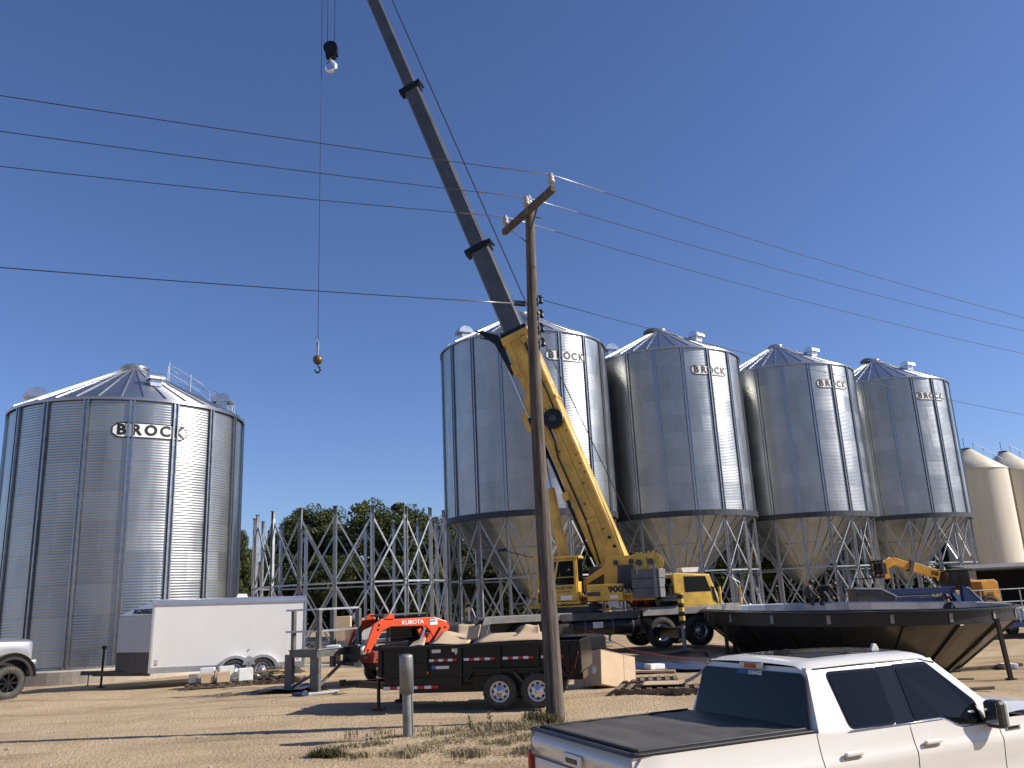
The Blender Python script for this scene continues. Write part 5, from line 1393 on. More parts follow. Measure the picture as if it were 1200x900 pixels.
for sy in (-1, 1):
    b = MB(); y0, y1 = sy * .74 - .06, sy * .74 + .06
    b.prism([(-1.12, 1.35), (-1.3, 1.6), (-1.18, 1.78), (-.75, 1.93), (.75, 1.93), (1.05, 1.95), (1.28, 1.8), (1.55, 1.15), (1.6, 1.03), (1.42, 1.0), (1.35, 1.1), (1.0, 1.62), (.72, 1.72), (-.45, 1.68), (-.62, 1.5), (-.75, 1.2), (-.9, 1.2)], y0, y1)
    b.prism([(.62, 1.93), (.95, 1.95), (.8, 2.1), (.66, 2.1)], sy * .74 - .09, sy * .74 + .09)
    arm = b.build('lift_arm', 'orange', tk, bevel=.015)
    if sy > 0:
        l = MB(); lettering(l, 'KUBOTA', .17, (.0, .805, 1.81), (-1, 0, 0), (0, 0, 1), bold=.003, xs=1.1); l.build('lettering', 'white', arm)
        l = MB(); l.box((-.72, .805, 1.78), (.26, .008, .17)); l.build('decal', 'white', arm)
        l = MB(); l.box((-.7, .811, 1.81), (.2, .006, .04)); l.build('decal', 'decal_blue', arm)
        for x, z in ((1.12, 1.78), (1.15, 1.65), (-1.12, 1.6), (1.48, 1.08)):
            l = MB(); l.cyl((x, .79, z), (x, .808, z), .035, n=12); l.build('pin', 'black', arm)
    b = MB(); b.bar((-.7, sy * .74, 1.45), (-.35, sy * .7, .9), .1, .16); b.bar((-.25, sy * .7, 1.6), (-.6, sy * .7, .9), .1, .12); b.build('rear_link', 'orange', tk)
    b = MB(); b.cyl((-.5, sy * .78, 1.0), (-.95, sy * .78, 1.6), .05, n=10); b.mi = 1; b.cyl((-.15, sy * .78, 1.05), (-.42, sy * .78, 1.62), .05, n=10); b.build('lift_cylinder', ['black', 'chrome'], tk)
    b = MB(); b.cyl((1.12, sy * .58, 1.72), (1.42, sy * .58, 1.28), .035, n=8); b.build('tilt_cylinder', 'galv', tk)
    for x in (-.78, .5): wheel(tk, (x, sy * .78, .4), .4, .28, .22, side=sy, rim='black')
b = MB(); b.box((-1.35, 0, 1.1), (.3, 1.15, .7)); b.box((-1.2, 0, 1.5), (.5, 1.0, .12)); b.build('engine_door', 'black', tk, bevel=.04)
b = MB(); b.box((1.68, 0, .95), (.08, 1.2, .5)); b.box((1.75, 0, .7), (.25, 1.4, .1)); b.bar((1.6, .5, .9), (1.75, .5, 1.3), .06, .06); b.build('attachment_plate', 'black_matt', tk)
b = MB(); b.box((1.33, .3, .85), (.012, .18, .08)); b.build('headlight', 'clear_lens', tk)
b = MB(); b.lathe([(.001, 0), (.12, 0), (.15, .26), (.14, .26), (.115, .02), (.001, .02)], 20); o = b.build('bucket', 'plastic_white'); o.location = (-4.5, 24.2, .85)
tag(o, 'small white pail hanging at the front of the skid loader', 'pail')

# ------------------------------------------------------------------ enclosed cargo trailer (local +x = forward, to the left)
HE = rad(197.1)
te = thing('cargo_trailer', 'white enclosed cargo trailer with a wedge nose greyed by shade, parked in front of the flat-bottomed bin', 'cargo trailer', (-9.575, 28.355, 0), HE, rot=(0, rad(-1.0), HE))
# near side is +y here (heading points left, toward camera)
LN = 2.38; Wd = 1.08
b = MB(); secs = []
zt, zb = 2.56, .42
b.box((0, 0, (zb + zt) / 2), (4.56, 2 * Wd, zt - zb)); b.build('box_body', 'trailer_white', te, bevel=.05)
b = MB()
for sy in (-1, 1):
    n = 6
    for i in range(n):
        a0, a1 = PI / 2 * i / n, PI / 2 * (i + 1) / n
        P = lambda a, x: (x, sy * (Wd - .1 + .135 * math.cos(a)), zt - .1 + .13 * math.sin(a))
        b.add([P(a0, -2.3), P(a1, -2.3), P(a1, 2.3), P(a0, 2.3)], [(0, 1, 2, 3)], True)
    b.box((0, sy * (Wd + .02), zt - .12), (4.6, .02, .05))
b.box((0, 0, zt + .03), (4.6, 2 * Wd - .16, .02)); b.build('roof_edge', 'alu', te)
b = MB(); b.box((0, Wd + .008, zb + .08), (4.56, .012, .17)); b.box((2.29, Wd - .03, (zb + zt) / 2), (.05, .1, zt - zb)); b.box((-2.29, Wd - .03, (zb + zt) / 2), (.05, .1, zt - zb)); b.build('side_trim', 'alu', te)
b = MB()
def nose(z0, z1, tz1=None, f=1.0, mb=None):
    tip0, w0 = (3.3, 0), Wd
    vs = [(2.3, w0, z0), (3.35, .25, z0), (3.35, -.25, z0), (2.3, -w0, z0), (2.3, w0, z1), (3.35, .25, tz1 or z1), (3.35, -.25, tz1 or z1), (2.3, -w0, z1)]
    mb.add(vs, [(0, 1, 5, 4), (1, 2, 6, 5), (2, 3, 7, 6), (3, 0, 4, 7), (4, 5, 6, 7), (0, 3, 2, 1)], False)
nose(zb + .02, zb + .62, None, 1, b); b.build('stone_guard', 'stone_guard', te)
b = MB(); nose(zb + .62, 2.12, 2.12, 1, b); b.build('nose_panel', 'nose_shade_grey', te)
b = MB(); nose(2.12, zt + .02, 2.16, 1, b); b.build('nose_cap', 'alu', te, bevel=.02)
b = MB(); vx = V((-1.05, .83, 0)).normalized()
lettering(b, 'AGASSIZ', .2, (2.62, .86, 2.24), (-1.05, .83, 0), (0, 0, 1), bold=.006); b.build('lettering', 'decal_black', te)
b = MB(); b.bar((2.3, .8, .4), (4.0, 0, .42), .1, .13); b.bar((2.3, -.8, .4), (4.0, 0, .42), .1, .13); b.bar((3.8, 0, .44), (4.35, 0, .46), .12, .12); b.build('tongue', 'dark_grey', te)
b = MB(); b.cyl((3.75, 0, .0), (3.75, 0, 1.15), .035, n=10); b.box((3.75, 0, 1.2), (.12, .12, .1)); b.box((3.75, 0, .03), (.22, .22, .03)); b.build('jack', 'black_matt', te)
b = MB(); b.bar((4.1, .15, .42), (4.1, .15, .08), .03, .03); b.build('safety_chain', 'black_matt', te)
for x in (-.2, -1.02):
    for sy in (-1, 1): wheel(te, (x, sy * (Wd - .0), .375 - .0175 * (x + .6)), .375, .22, .215, side=sy, lug=.002)
b = MB()
for xc in (-.2, -1.02):
    n = 10; x = xc
    for i in range(n):
        a0, a1 = PI * i / n, PI * (i + 1) / n
        ro, ri, sq = .52, .42, .48
        o4 = []
        for a in (a0, a1): o4.append((x + math.cos(a) * ro, .36 + math.sin(a) * sq))
        i4 = [(x + math.cos(a) * ri, .36 + math.sin(a) * .4) for a in (a0, a1)]
        b.add([(o4[0][0], Wd + .13, o4[0][1]), (o4[1][0], Wd + .13, o4[1][1]), (i4[1][0], Wd + .13, i4[1][1]), (i4[0][0], Wd + .13, i4[0][1])], [(0, 1, 2, 3)], False)
        b.add([(o4[0][0], Wd + .0, o4[0][1]), (o4[1][0], Wd + .0, o4[1][1]), (o4[1][0], Wd + .13, o4[1][1]), (o4[0][0], Wd + .13, o4[0][1])], [(0, 1, 2, 3)], True)
b.prism([(-.8, .55), (-.42, .55), (-.48, .75), (-.61, .82), (-.74, .75)], Wd + .1, Wd + .128)
b.build('fender', 'alu', te)
b = MB()
for xc in (-.2, -1.02):
    pts = [(xc + .425 * math.cos(PI * i / 14), .36 + .405 * math.sin(PI * i / 14)) for i in range(15)]; b.prism(pts, Wd - .05, Wd + .014 + xc * .001)
b.build('wheel_well', 'interior', te)
b = MB(); b.box((-.3, .3, zt + .1), (.36, .36, .12), taper=(.75, .75)); b.build('roof_vent', 'plastic_white', te)
b = MB(); b.box((2.1, Wd + .004, .75), (.1, .006, .12)); b.build('decal', 'nose_shade_grey', te)
b = MB()
for k in range(7): b.box((-1.7 + k * .57, Wd + .0008, 1.55), (.004, .0016, 1.75))
b.build('panel_seams', 'trailer_white', te)
for xm in (2.1, -2.1):
    b = MB(); b.box((xm, Wd + .006, .66), (.07, .012, .03)); b.build('side_marker', 'amber', te)
b = MB(); b.cyl((-.61, Wd + .01, 1.0), (-.61, Wd + .03, 1.0), .02, n=8); b.build('side_marker', 'amber', te)

# ------------------------------------------------------------------ pallets, boxes and scraps
def pallet(lab, x, y, rz, w=1.2, d=1.0, mt='wood_old', group='wooden pallets on the yard', rot=None):
    z = gz(x, y) + .01; t = thing('pallet', lab, 'pallet', (x, y, z), rz, group)
    for k in range(7):
        b = MB(); b.box((-w / 2 + .06 + k * (w - .12) / 6, 0, .135), (.1, d, .02)); b.build('deck_board', mt, t)
    for k in range(3):
        b = MB(); b.box((0, -d / 2 + .05 + k * (d - .1) / 2, .075), (w, .06, .1)); b.build('stringer', mt, t)
    for k in range(3):
        b = MB(); b.box((-w / 2 + .08 + k * (w - .16) / 2, 0, .012), (.1, d, .02)); b.build('bottom_board', mt, t)
    return t
pallet('low pallet carrying small boxes in front of the cargo trailer wheels', -9.1, 26.3, rad(10), 1.9, .9)
pallet('pallet under scrap boards in front of the cargo trailer rear wheel', -7.6, 26.75, rad(4), 1.7, .9)
pallet('weathered pallet on the ground in front of the big tilted cardboard box', 2.75, 19.6, rad(-14), 1.5, 1.1)
pallet('empty pallet farther back, between the tilted box and the curled cardboard', 3.0, 21.3, rad(-8), 1.3, 1.1)
pallet('pallet buried under brown board beside the pickup rear window', 3.9, 19.2, rad(-10), 1.4, 1.0)
def carton(lab, x, y, z, s, rz, mt='card', rot=None, group=None, tape=True, nm='cardboard_box', cat='box'):
    t = thing(nm, lab, cat, (x, y, z), rz, group, rot=rot)
    b = MB(); b.box((0, 0, s[2] / 2), s); b.build('carton', mt, t, bevel=min(s) * .02)
    if tape:
        b = MB(); b.box((0, 0, s[2] + .002), (s[0] * 1.001, .05, .003)); b.box((-s[0] / 2 - .002, 0, s[2] * .8), (.003, .05, s[2] * .4)); b.build('tape', 'wood', t)
    return t
zz = .165
for k, (dx, dy, s, mt, lab) in enumerate((
    (-.75, -.1, (.22, .22, .26), 'galv', 'small grey can at the left end of the low pallet'),
    (-.42, .1, (.4, .35, .4), 'plastic_white', 'white box at the back left of the low pallet'),
    (-.3, -.25, (.34, .28, .26), 'card', 'brown carton at the front left of the low pallet'),
    (.12, .1, (.42, .35, .42), 'plastic_white', 'tallest white box in the middle of the low pallet'),
    (.14, -.25, (.36, .28, .28), 'card', 'brown carton at the front middle of the low pallet'),
    (.7, -.05, (.4, .35, .34), 'plastic_white', 'white box with red print at the right end of the low pallet'))):
    carton(lab, -9.1 + dx, 26.3 + dy + dx * .17, zz, s, rad(10 + k * 3), mt, group='boxes on the low pallet', tape=(mt == 'card'))
rnd = random.Random(21)
tsc = thing('scrap_wood', 'heap of broken boards with a dark cloth lying on a pallet by the cargo trailer', 'scrap wood', (-7.6, 26.75, .17), 0)
for k in range(12):
    b = MB(); a = rnd.uniform(-.5, .5); l = rnd.uniform(.5, 1.1); x, y, z = rnd.uniform(-.55, .3), rnd.uniform(-.3, .3), .03 + k * .022
    b.bar((x - l / 2 * math.cos(a), y - l / 2 * math.sin(a), z), (x + l / 2 * math.cos(a), y + l / 2 * math.sin(a), z + rnd.uniform(-.05, .12)), .12, .025); b.build('board', 'wood' if k % 2 else 'wood_old', tsc)
b = MB(); b.grid(lambda u, v: (.25 + .6 * u, -.35 + .6 * v, .12 + .22 * math.sin(u * PI) * math.sin(v * PI) + .05 * noise.noise(V((u * 5, v * 5, 1)))), 14, 12); b.build('cloth', 'black_matt', tsc)

# big tilted carton etc.
carton('big brown cardboard box tipped on its edge right of the utility pole', 1.88, 21.2, -.06, (1.15, .95, .8), 0, rot=(rad(-10), rad(13), rad(38)))

carton('square brown carton with a black top behind the tipped cardboard box', 1.75, 25.5, 0, (1.0, 1.0, .62), rad(12), tape=False)
o = MB(); o.box((0, 0, 0), (1.03, 1.04, .42)); o = o.build('foam_block', 'tarp_black', bevel=.05); o.location = (1.75, 25.5, .835); o.rotation_euler = (0, 0, rad(12)); tag(o, 'black wrapped block lying on the square brown carton', 'block')
bx_ = [o for o in COL.objects if o.get('label', '').startswith('big brown cardboard')][0]
b = MB(); b.box((.18, -.477, .4), (.006, .004, .8)); b.box((-.58, .1, .4), (.004, .006, .8)); b.box((.0, -.4775, .79), (1.15, .004, .015)); b.build('flap_seam', 'wood_old', bx_)
b = MB(); b.box((-.5785, -.25, .35), (.004, .13, .16)); b.build('printed_label', 'white', bx_)
def flat(lab, nm, cat, pts, mt, h=.03, seed=0, kindv=None):
    cx = sum(p[0] for p in pts) / len(pts); cy = sum(p[1] for p in pts) / len(pts)
    P = [V((p[0] - cx, p[1] - cy, 0)) for p in pts]; m = MB()
    def f(u, v):
        p = P[0].lerp(P[1], u).lerp(P[3].lerp(P[2], u), v)
        wx, wy = p.x + cx, p.y + cy
        return (p.x, p.y, gz(wx, wy) - gz(cx, cy) + h * (.6 + .9 * noise.noise(V((wx * 1.7, wy * 1.7, seed)))) + .03)
    m.grid(f, 22, 18); o = m.build(nm, mt); o.location = (cx, cy, gz(cx, cy)); s_ = o.modifiers.new('t', 'SOLIDIFY'); s_.thickness = .01
    tag(o, lab, cat); return o
flat('black plastic sheet spread on the ground by the crane outrigger', 'plastic_sheet', 'sheet', [(2.7, 27.6), (5.6, 26.4), (6.4, 31.0), (3.6, 31.0)], 'tarp_black', .05, 3)
flat('blue tarpaulin spread on the ground in front of the black sheet', 'tarpaulin', 'tarp', [(2.3, 25.0), (5.4, 23.6), (5.9, 26.2), (2.9, 27.4)], 'tarp_blue', .07, 5)
flat('crumpled dark blue tarpaulin on the ground by the steel platform', 'tarpaulin', 'tarp', [(-7.3, 23.3), (-5.9, 23.1), (-5.6, 24.6), (-7.0, 24.6)], 'tarp_blue', .12, 9)
m = MB(); m.grid(lambda u, v: (-.8 + 1.6 * u, -.4 + .8 * v, .04 + .45 * max(0, (u - .5) / .5) ** 1.8), 20, 6); o = m.build('cardboard_sheet', 'card'); o.location = (3.35, 19.5, gz(4, 19.4) + .16); o.rotation_euler = (0, 0, rad(-12)); s_ = o.modifiers.new('t', 'SOLIDIFY'); s_.thickness = .012
tag(o, 'cardboard sheet curling up beside the pickup rear window', 'cardboard')
rnd = random.Random(4)
def scrap(lab, nm, cat, x, y, s, rz, mt, dz=0, group='scraps lying about the yard'):
    b = MB(); b.box((0, 0, s[2] / 2), s); o = b.build(nm, mt, bevel=min(s) * .15); o.location = (x, y, gz(x, y) + .02 + dz); o.rotation_euler = (rad(rnd.uniform(-3, 3)), rad(rnd.uniform(-3, 3)), rz); tag(o, lab, cat, group)
scrap('pair of small dark blocks on the bare ground below the low pallet', 'wood_block', 'wood block', -7.9, 23.3, (.28, .1, .07), .4, 'wood_old')
scrap('white scrap of sheet at the foot of the steel platform', 'sheet_scrap', 'scrap', -5.2, 22.7, (.75, .2, .05), .2, 'plastic_white')
scrap('blue scrap beside the white scrap at the platform foot', 'sheet_scrap', 'scrap', -5.75, 22.5, (.35, .25, .07), -.5, 'tarp_blue')
scrap('short yellowish board at the foot of the steel platform', 'board', 'board', -4.7, 22.6, (.4, .1, .05), .9, 'wood')
scrap('long dark board on the ground under the right side of the hopper cone', 'board', 'board', 15.3, 29.6, (2.6, .2, .1), .05, 'wood_old')
scrap('dark board lying on the ground just above the pickup bonnet', 'board', 'board', 12.0, 23.8, (.95, .14, .08), .0, 'wood_old')
scrap('pale scrap of wood near the nearest cone post', 'board', 'board', 12.6, 26.9, (.3, .12, .06), .3, 'wood')
scrap('bent black strap beside the pale scrap of wood', 'strap', 'strap', 13.2, 26.8, (.6, .06, .04), .1, 'black_matt')
scrap('white flat box on the dark board under the cone', 'plastic_box', 'box', 16.0, 29.4, (.5, .35, .16), .1, 'plastic_white')
scrap('white box with a red spot beside the right cone post', 'plastic_box', 'box', 17.35, 28.7, (.62, .4, .38), .0, 'plastic_white')
scrap('flat pile of pale packaging behind the tipped cardboard box', 'packaging', 'packaging', 3.4, 24.5, (1.5, .8, .06), -.2, 'card')
scrap('crumpled white wrapping on the flat packaging pile', 'packaging', 'packaging', 3.6, 24.6, (.5, .3, .14), .5, 'plastic_white', .06)
m = MB(); m.tube([(1.75, 25.6, 1.25), (3.0, 24.8, .6), (5.5, 23.2, .15), (6.2, 22.4, .1)], .012, 5); o = m.build('strap', 'rope_red'); tag(o, 'thin red strap running from the black block down across the tarpaulin', 'strap')
m = MB()
for k in range(3):
    a, b_ = V(W(1.6 - k * .05, -1.04, 1.12 - k * .06)), V(W(1.38 - k * .06, -1.06, .95)); lo_ = (a + b_) / 2 - V((0, 0, .3 + .07 * k))
    m.tube([a.lerp(lo_, t * 2) if t < .5 else lo_.lerp(b_, t * 2 - 1) for t in [q / 10 for q in range(11)]], .009, 5)
o = m.build('chain', mat('dark_red_chain', (.09, .015, .015), .7)); tag(o, 'dark red chains draped over the rear corner of the dump trailer', 'chain')
# U-shaped wire stand and yellow marker posts beyond
for k, (x, y) in enumerate(((11.1, 48.5), (12.35, 49.0))):
    m = MB(); m.cyl((0, 0, 0), (0, 0, 2.3), .07, n=10); m.bar((0, 0, 1.0), (-.45, .1, 0), .03, .03); o = m.build('marker_post', 'crane_y'); o.location = (x, y, 0); tag(o, ('left' if k == 0 else 'right') + ' of two thin yellow posts in front of the second hopper bin legs', 'post', 'yellow marker posts')

# ------------------------------------------------------------------ steel platform
tp2 = thing('steel_platform', 'galvanised steel platform with guard rails standing between the cargo trailer and the skid loader', 'platform', (-5.62, 23.4, 0), rad(-30))
def channel(p0, p1, w=.2):
    b = MB(); p0, p1 = V(p0), V(p1); b.box(((p0 + p1) / 2), (w, .012, p1.z - p0.z)); b.box(((p0 + p1) / 2 + V((w / 2, .05, 0))), (.012, .1, p1.z - p0.z)); b.box(((p0 + p1) / 2 + V((-w / 2, .05, 0))), (.012, .1, p1.z - p0.z)); return b
channel((-.95, 0, 0), (-.95, 0, .95), .26).build('leg', 'platform_steel', tp2)
channel((0, 0, 0), (0, 0, 1.02), .3).build('leg', 'platform_steel', tp2)
b = channel((.1, 0, .95), (.1, 0, 2.1), .12); b.build('rail_post', 'platform_steel', tp2)
b = channel((-.82, 0, .9), (-.82, 0, 2.1), .09); b.build('rail_post', 'platform_steel', tp2)
b = channel((.1, 1.6, .5), (.1, 1.6, 2.1), .14); b.build('rail_post', 'platform_steel', tp2)
b = channel((-.85, 1.6, .5), (-.85, 1.6, 2.1), .14); b.build('rail_post', 'platform_steel', tp2)
b = MB(); b.box((-.38, .8, 1.06), (1.05, 1.7, .03)); b.box((-.38, -.03, .98), (1.0, .02, .2)); b.box((.14, .8, .98), (.02, 1.7, .2)); b.build('deck', 'platform_steel', tp2)
b = MB(); b.box((.17, .8, 1.08), (.03, 1.7, .025)); b.build('deck_edge', 'galv', tp2)
b = MB()
for z in (2.12, 1.55): b.bar((-1.05, 0, z), (.12, 0, z), .05, .05); b.bar((.12, 0, z), (.12, 1.65, z), .05, .05)
b.build('guard_rail', 'galv', tp2)
b = MB(); b.bar((.06, .06, .12), (.12, 1.5, .98), .09, .05); b.bar((-.9, .1, .1), (-.1, .1, .45), .1, .05); b.build('knee_brace', 'platform_steel', tp2)
b = MB(); b.box((.1, .4, 1.06), (.4, .5, .1)); o = b.build('rag_pile', 'plastic_white', bevel=.03); o.location = (-5.4, 24.0, .02); tag(o, 'white rags lying on the deck of the steel platform', 'rags')
for k, (x, y, mt, s, lab) in enumerate(((-7.0, 33.5, 'card', (.7, .6, .9), 'brown drum-like carton on the stack seen behind the steel platform'), (-5.9, 33.5, 'plastic_white', (.6, .6, .8), 'white box on the stack seen behind the steel platform'), (-9.0, 33.8, 'card', (.5, .5, .9), 'tan carton just right of the cargo trailer tail'))):
    carton(lab, x, y, .9, s, .1, mt, group='boxes behind the steel platform', tape=False)
b = MB(); b.box((0, 0, .45), (4.6, 1.0, .06)); 
for x in (-2.2, 0, 2.2): b.box((x, 0, .22), (.1, .9, .44))
b.box((0, 0, .85), (4.4, .9, .1)); b.box((-1, 0, .65), (.1, .9, .4)); b.box((2, 0, .65), (.1, .9, .4)); b.box((-2.1, 0, .65), (.1, .9, .4)); o = b.build('work_bench', 'galv_dull'); o.location = (-7.2, 33.6, 0); tag(o, 'low steel bench carrying cartons behind the steel platform', 'bench')
b = MB(); b.box((0, 0, 0), (3.6, .14, .1)); o = b.build('white_beam', 'plastic_white'); o.location = (-6.2, 28.6, .3); o.rotation_euler = (0, rad(3), rad(-6)); tag(o, 'long white beam on the ground behind the steel platform', 'beam')

# ------------------------------------------------------------------ white pickup in the foreground
HP = rad(24.3)
tw = thing('pickup_truck', 'white crew-cab pickup with a black bed cover in the right foreground', 'pickup truck', (.80, 5.75, -.47), HP)
tw.location = (.0, .0, 0)
# local: x forward, near side y = -1.0, rear bumper x = 0; the near rear top corner is at (0.08, -0.98, 1.44)
tw.location = (.348, 7.785, -.505)
SM = lambda a, b, x: S(a, b, x)
def belt(x):      # top edge of the side below the glass
    if x < 1.86: return 1.425
    if x < 2.1: return 1.425 - .035 * S(1.86, 2.1, x)
    if x < 3.38: return 1.39
    if x < 3.64: return 1.39 - .085 * S(3.38, 3.64, x)
    if x < 4.3: return 1.305 + .03 * S(3.9, 4.3, x)
    return 1.335 - .11 * S(4.3, 5.7, x) - .05 * S(5.4, 5.8, x)
def side_y(x, z):
    y = 1.0 - .05 * S(1.05, 1.46, z) - .05 * (1 - S(.45, .8, z)) + .012 * math.exp(-((z - 1.16) / .05) ** 2) - .016 * math.exp(-((z - .92) / .12) ** 2)
    y -= .10 * S(5.1, 5.85, x) + .03 * (1 - S(0, .35, x))
    for xc in (1.22, 4.9):
        d = math.hypot(x - xc, z - .5); y += .022 * math.exp(-((d - .56) / .09) ** 2)
    return y
def arch(x):
    for xc in (1.22, 4.9):
        if abs(x - xc) < .47: return .42 + math.sqrt(max(0, .47 ** 2 - (x - xc) ** 2)) + .06 * (1 - abs(x - xc) / .47)
    return .42
def side_panel(x0, x1, sy, nm, parent, nx=None, zt=None, zlo=None, off=0):
    b = MB(); nx = nx or max(4, int((x1 - x0) / .035)); nv = 26
    def f(u, v):
        x = x0 + (x1 - x0) * u; lo = max(arch(x), zlo or 0); hi = (zt(x) if zt else belt(x)); z = lo + (hi - lo) * v
        return (x, sy * (side_y(x, z) + off), z)
    b.grid(f, nx, nv); return b.build(nm, 'white_paint', parent)
# panels with real gaps between them
cuts = [(.06, 1.885, 'bed_side'), (1.895, 2.968, 'rear_door'), (2.98, 4.088, 'front_door'), (4.1, 5.75, 'front_wing')]
panels = {}
for sy in (-1, 1):
    for x0, x1, nm in cuts: panels[(nm, sy)] = side_panel(x0, x1, sy, nm, tw)
b = MB(); b.box((2.9, 0, .8), (5.4, 1.8, .7)); b.box((3.0, 0, 1.1), (2.2, 1.86, .5)); b.box((4.9, 0, 1.0), (1.5, 1.5, .3)); b.build('underbody', 'black_matt', tw)
# greenhouse section
ZB, ZR = 1.385, 1.905
def cab_y(z): t = (z - 1.385) / .52; return .938 - .193 * max(t, 0)
def xr(z): return 1.93 + .12 * ((z - 1.385) / .52)
def xf(z): return 4.20 - .60 * ((z - 1.385) / .52)
def sec(s):  # s 0..1 across the roof from near side top (z=1.86) to far side
    a = -1 + 2 * s; y = .735 * (abs(a) ** .9) * (1 if a > 0 else -1)
    z = 1.985 - .02 * abs(a) ** 2 - .05 * max(0, abs(a) - .8) ** 2 / .04
    return y, z
b = MB()
def roof_f(u, s):
    y, z = sec(s); x0, x1 = 2.03, 3.60 + .10 * (1 - abs(2 * s - 1) ** 2)
    x = x0 + (x1 - x0) * u; zz = z - .028 * max(0, 1 - u * 9) ** 2 - .035 * max(0, 1 - (1 - u) * 7) ** 2 + .012 * math.sin(PI * u)
    return (x, y, zz)
b.grid(roof_f, 40, 40); b.build('roof', 'white_paint', tw)
def frame_f(sy, zlo, zhi, x0f, x1f, off=0, n=10, nz=10):
    b = MB(); b.grid(lambda u, v: ((x0f(zlo + (zhi - zlo) * v) + (x1f(zlo + (zhi - zlo) * v) - x0f(zlo + (zhi - zlo) * v)) * u), sy * (cab_y(zlo + (zhi - zlo) * v) + off), zlo + (zhi - zlo) * v), n, nz); return b
for sy in (-1, 1):
    # outer shell of the side between belt and roof (pillars and frames); windows lie 4 mm proud
    b = frame_f(sy, 1.29, 1.89, lambda z: xr(z), lambda z: xf(z), 0, 30, 14)
    # rounded gutter joining to the roof
    b.grid(lambda u, v: (2.045 + (3.61 - 2.045) * u, sy * (cab_y(1.89) - (cab_y(1.89) - .73) * v), 1.89 + .028 * math.sin(v * PI / 2)), 20, 6)
    b.build('cab_side', 'white_paint', tw)
    b = MB(); b.tube([(2.12, sy * .742, 1.915), (2.8, sy * .742, 1.922), (3.45, sy * .742, 1.915), (3.62, sy * .758, 1.875)], .007, 5); b.build('roof_seam', 'trim_black', tw)
    # window trims and glass
    def win(pts, nm, off, mt, grow=0.0):
        cx = sum(p[0] for p in pts) / len(pts); cz = sum(p[1] for p in pts) / len(pts)
        P = [((p[0] - cx) * (1 + grow) + cx, (p[1] - cz) * (1 + grow * 1.8) + cz) for p in pts]
        m = MB(); vs = [(x, sy * (cab_y(z) + off), z) for x, z in P] + [(x, sy * (cab_y(z) + off - .01), z) for x, z in P]; n = len(P)
        m.add(vs, [tuple(range(n)), tuple(range(2 * n - 1, n - 1, -1))] + [(i, (i + 1) % n, n + (i + 1) % n, n + i) for i in range(n)], False)
        return m.build(nm, mt, tw)
    def rnd_poly(pts, r=.05, n=4):
        out = []; k = len(pts)
        for i in range(k):
            p0, p1, p2 = V(pts[i - 1]), V(pts[i]), V(pts[(i + 1) % k])
            a = p1 + (p0 - p1).normalized() * r; c = p1 + (p2 - p1).normalized() * r
            for j in range(n + 1):
                t = j / n; out.append(tuple((a * (1 - t) ** 2 + p1 * 2 * t * (1 - t) + c * t * t)))
        return out
    rw = rnd_poly([(2.30, 1.425), (2.84, 1.42), (2.87, 1.87), (2.25, 1.875), ], .06)
    fw = rnd_poly([(3.06, 1.42), (3.42, 1.42), (3.60, 1.335), (3.93, 1.335), (3.90, 1.52), (3.50, 1.87), (3.08, 1.87)], .03)
    win([(2.84, 1.40), (3.10, 1.40), (3.10, 1.885), (2.86, 1.885)], 'pillar_trim', .004, 'piano_black')
    win(rw, 'window_trim', .005, 'piano_black', .03)
    win(fw, 'window_trim', .005, 'piano_black', .04)
    win(rw, 'rear_door_window', .009, 'glass', -.02); win(fw, 'front_door_window', .011, 'glass', -.02)
    m = MB(); m.tube([(2.27, sy * (cab_y(1.40) + .012), 1.402), (3.05, sy * (cab_y(1.4) + .014), 1.402), (3.42, sy * (cab_y(1.4) + .014), 1.400), (3.60, sy * (cab_y(1.33) + .016), 1.322), (3.95, sy * (cab_y(1.33) + .014), 1.32)], .006, 5); m.build('belt_moulding', 'chrome', tw)
# back of the cab with rear glass
b = MB()
b.grid(lambda u, v: (xr(1.36 + .57 * v) - .012 * math.sin(PI * u) + .0, (2 * u - 1) * cab_y(1.36 + .57 * v), 1.36 + .57 * v), 20, 12)
b.build('cab_back', 'white_paint', tw)
b = MB()
P = lambda y, z, o=.016: (xr(z) - o - .012, y, z)
vs = [P(-.80, 1.40), (P(.80, 1.40)), P(.74, 1.835), P(-.74, 1.835)]
b.add([P(-.84, 1.40), P(.84, 1.40), P(.755, 1.84), P(.70, 1.885), P(-.70, 1.885), P(-.755, 1.84)], [(0, 1, 2, 3, 4, 5)], False)
o = b.build('rear_window', 'glass', tw); s_ = o.modifiers.new('t', 'SOLIDIFY'); s_.thickness = .006
b = MB(); b.box((xr(1.88) - .03, -.03, 1.925), (.03, .34, .05)); o1 = b.build('third_brake_light', 'clear_lens', tw, bevel=.006)
b = MB(); b.box((xr(1.88) - .043, -.03, 1.925), (.012, .17, .046)); b.build('red_lens', 'red_lens', o1)
b = MB(); lettering(b, 'DRIVE', .05, P(.10, 1.86, .03), (0, -1, 0), (.22, 0, .97), bold=.002); b.build('sticker', 'decal_blue', tw)
b = MB(); lettering(b, 'CHANGE', .05, P(-.09, 1.86, .03), (0, -1, 0), (.22, 0, .97), bold=.002); b.build('sticker', 'white', tw)
# windscreen
b = MB(); b.grid(lambda u, v: (xf(1.37 + .52 * v) + .01 + .12 * (1 - (2 * u - 1) ** 2), (2 * u - 1) * (cab_y(1.37 + .52 * v) - .05), 1.37 + .54 * v), 16, 8); b.build('windscreen', 'glass', tw)
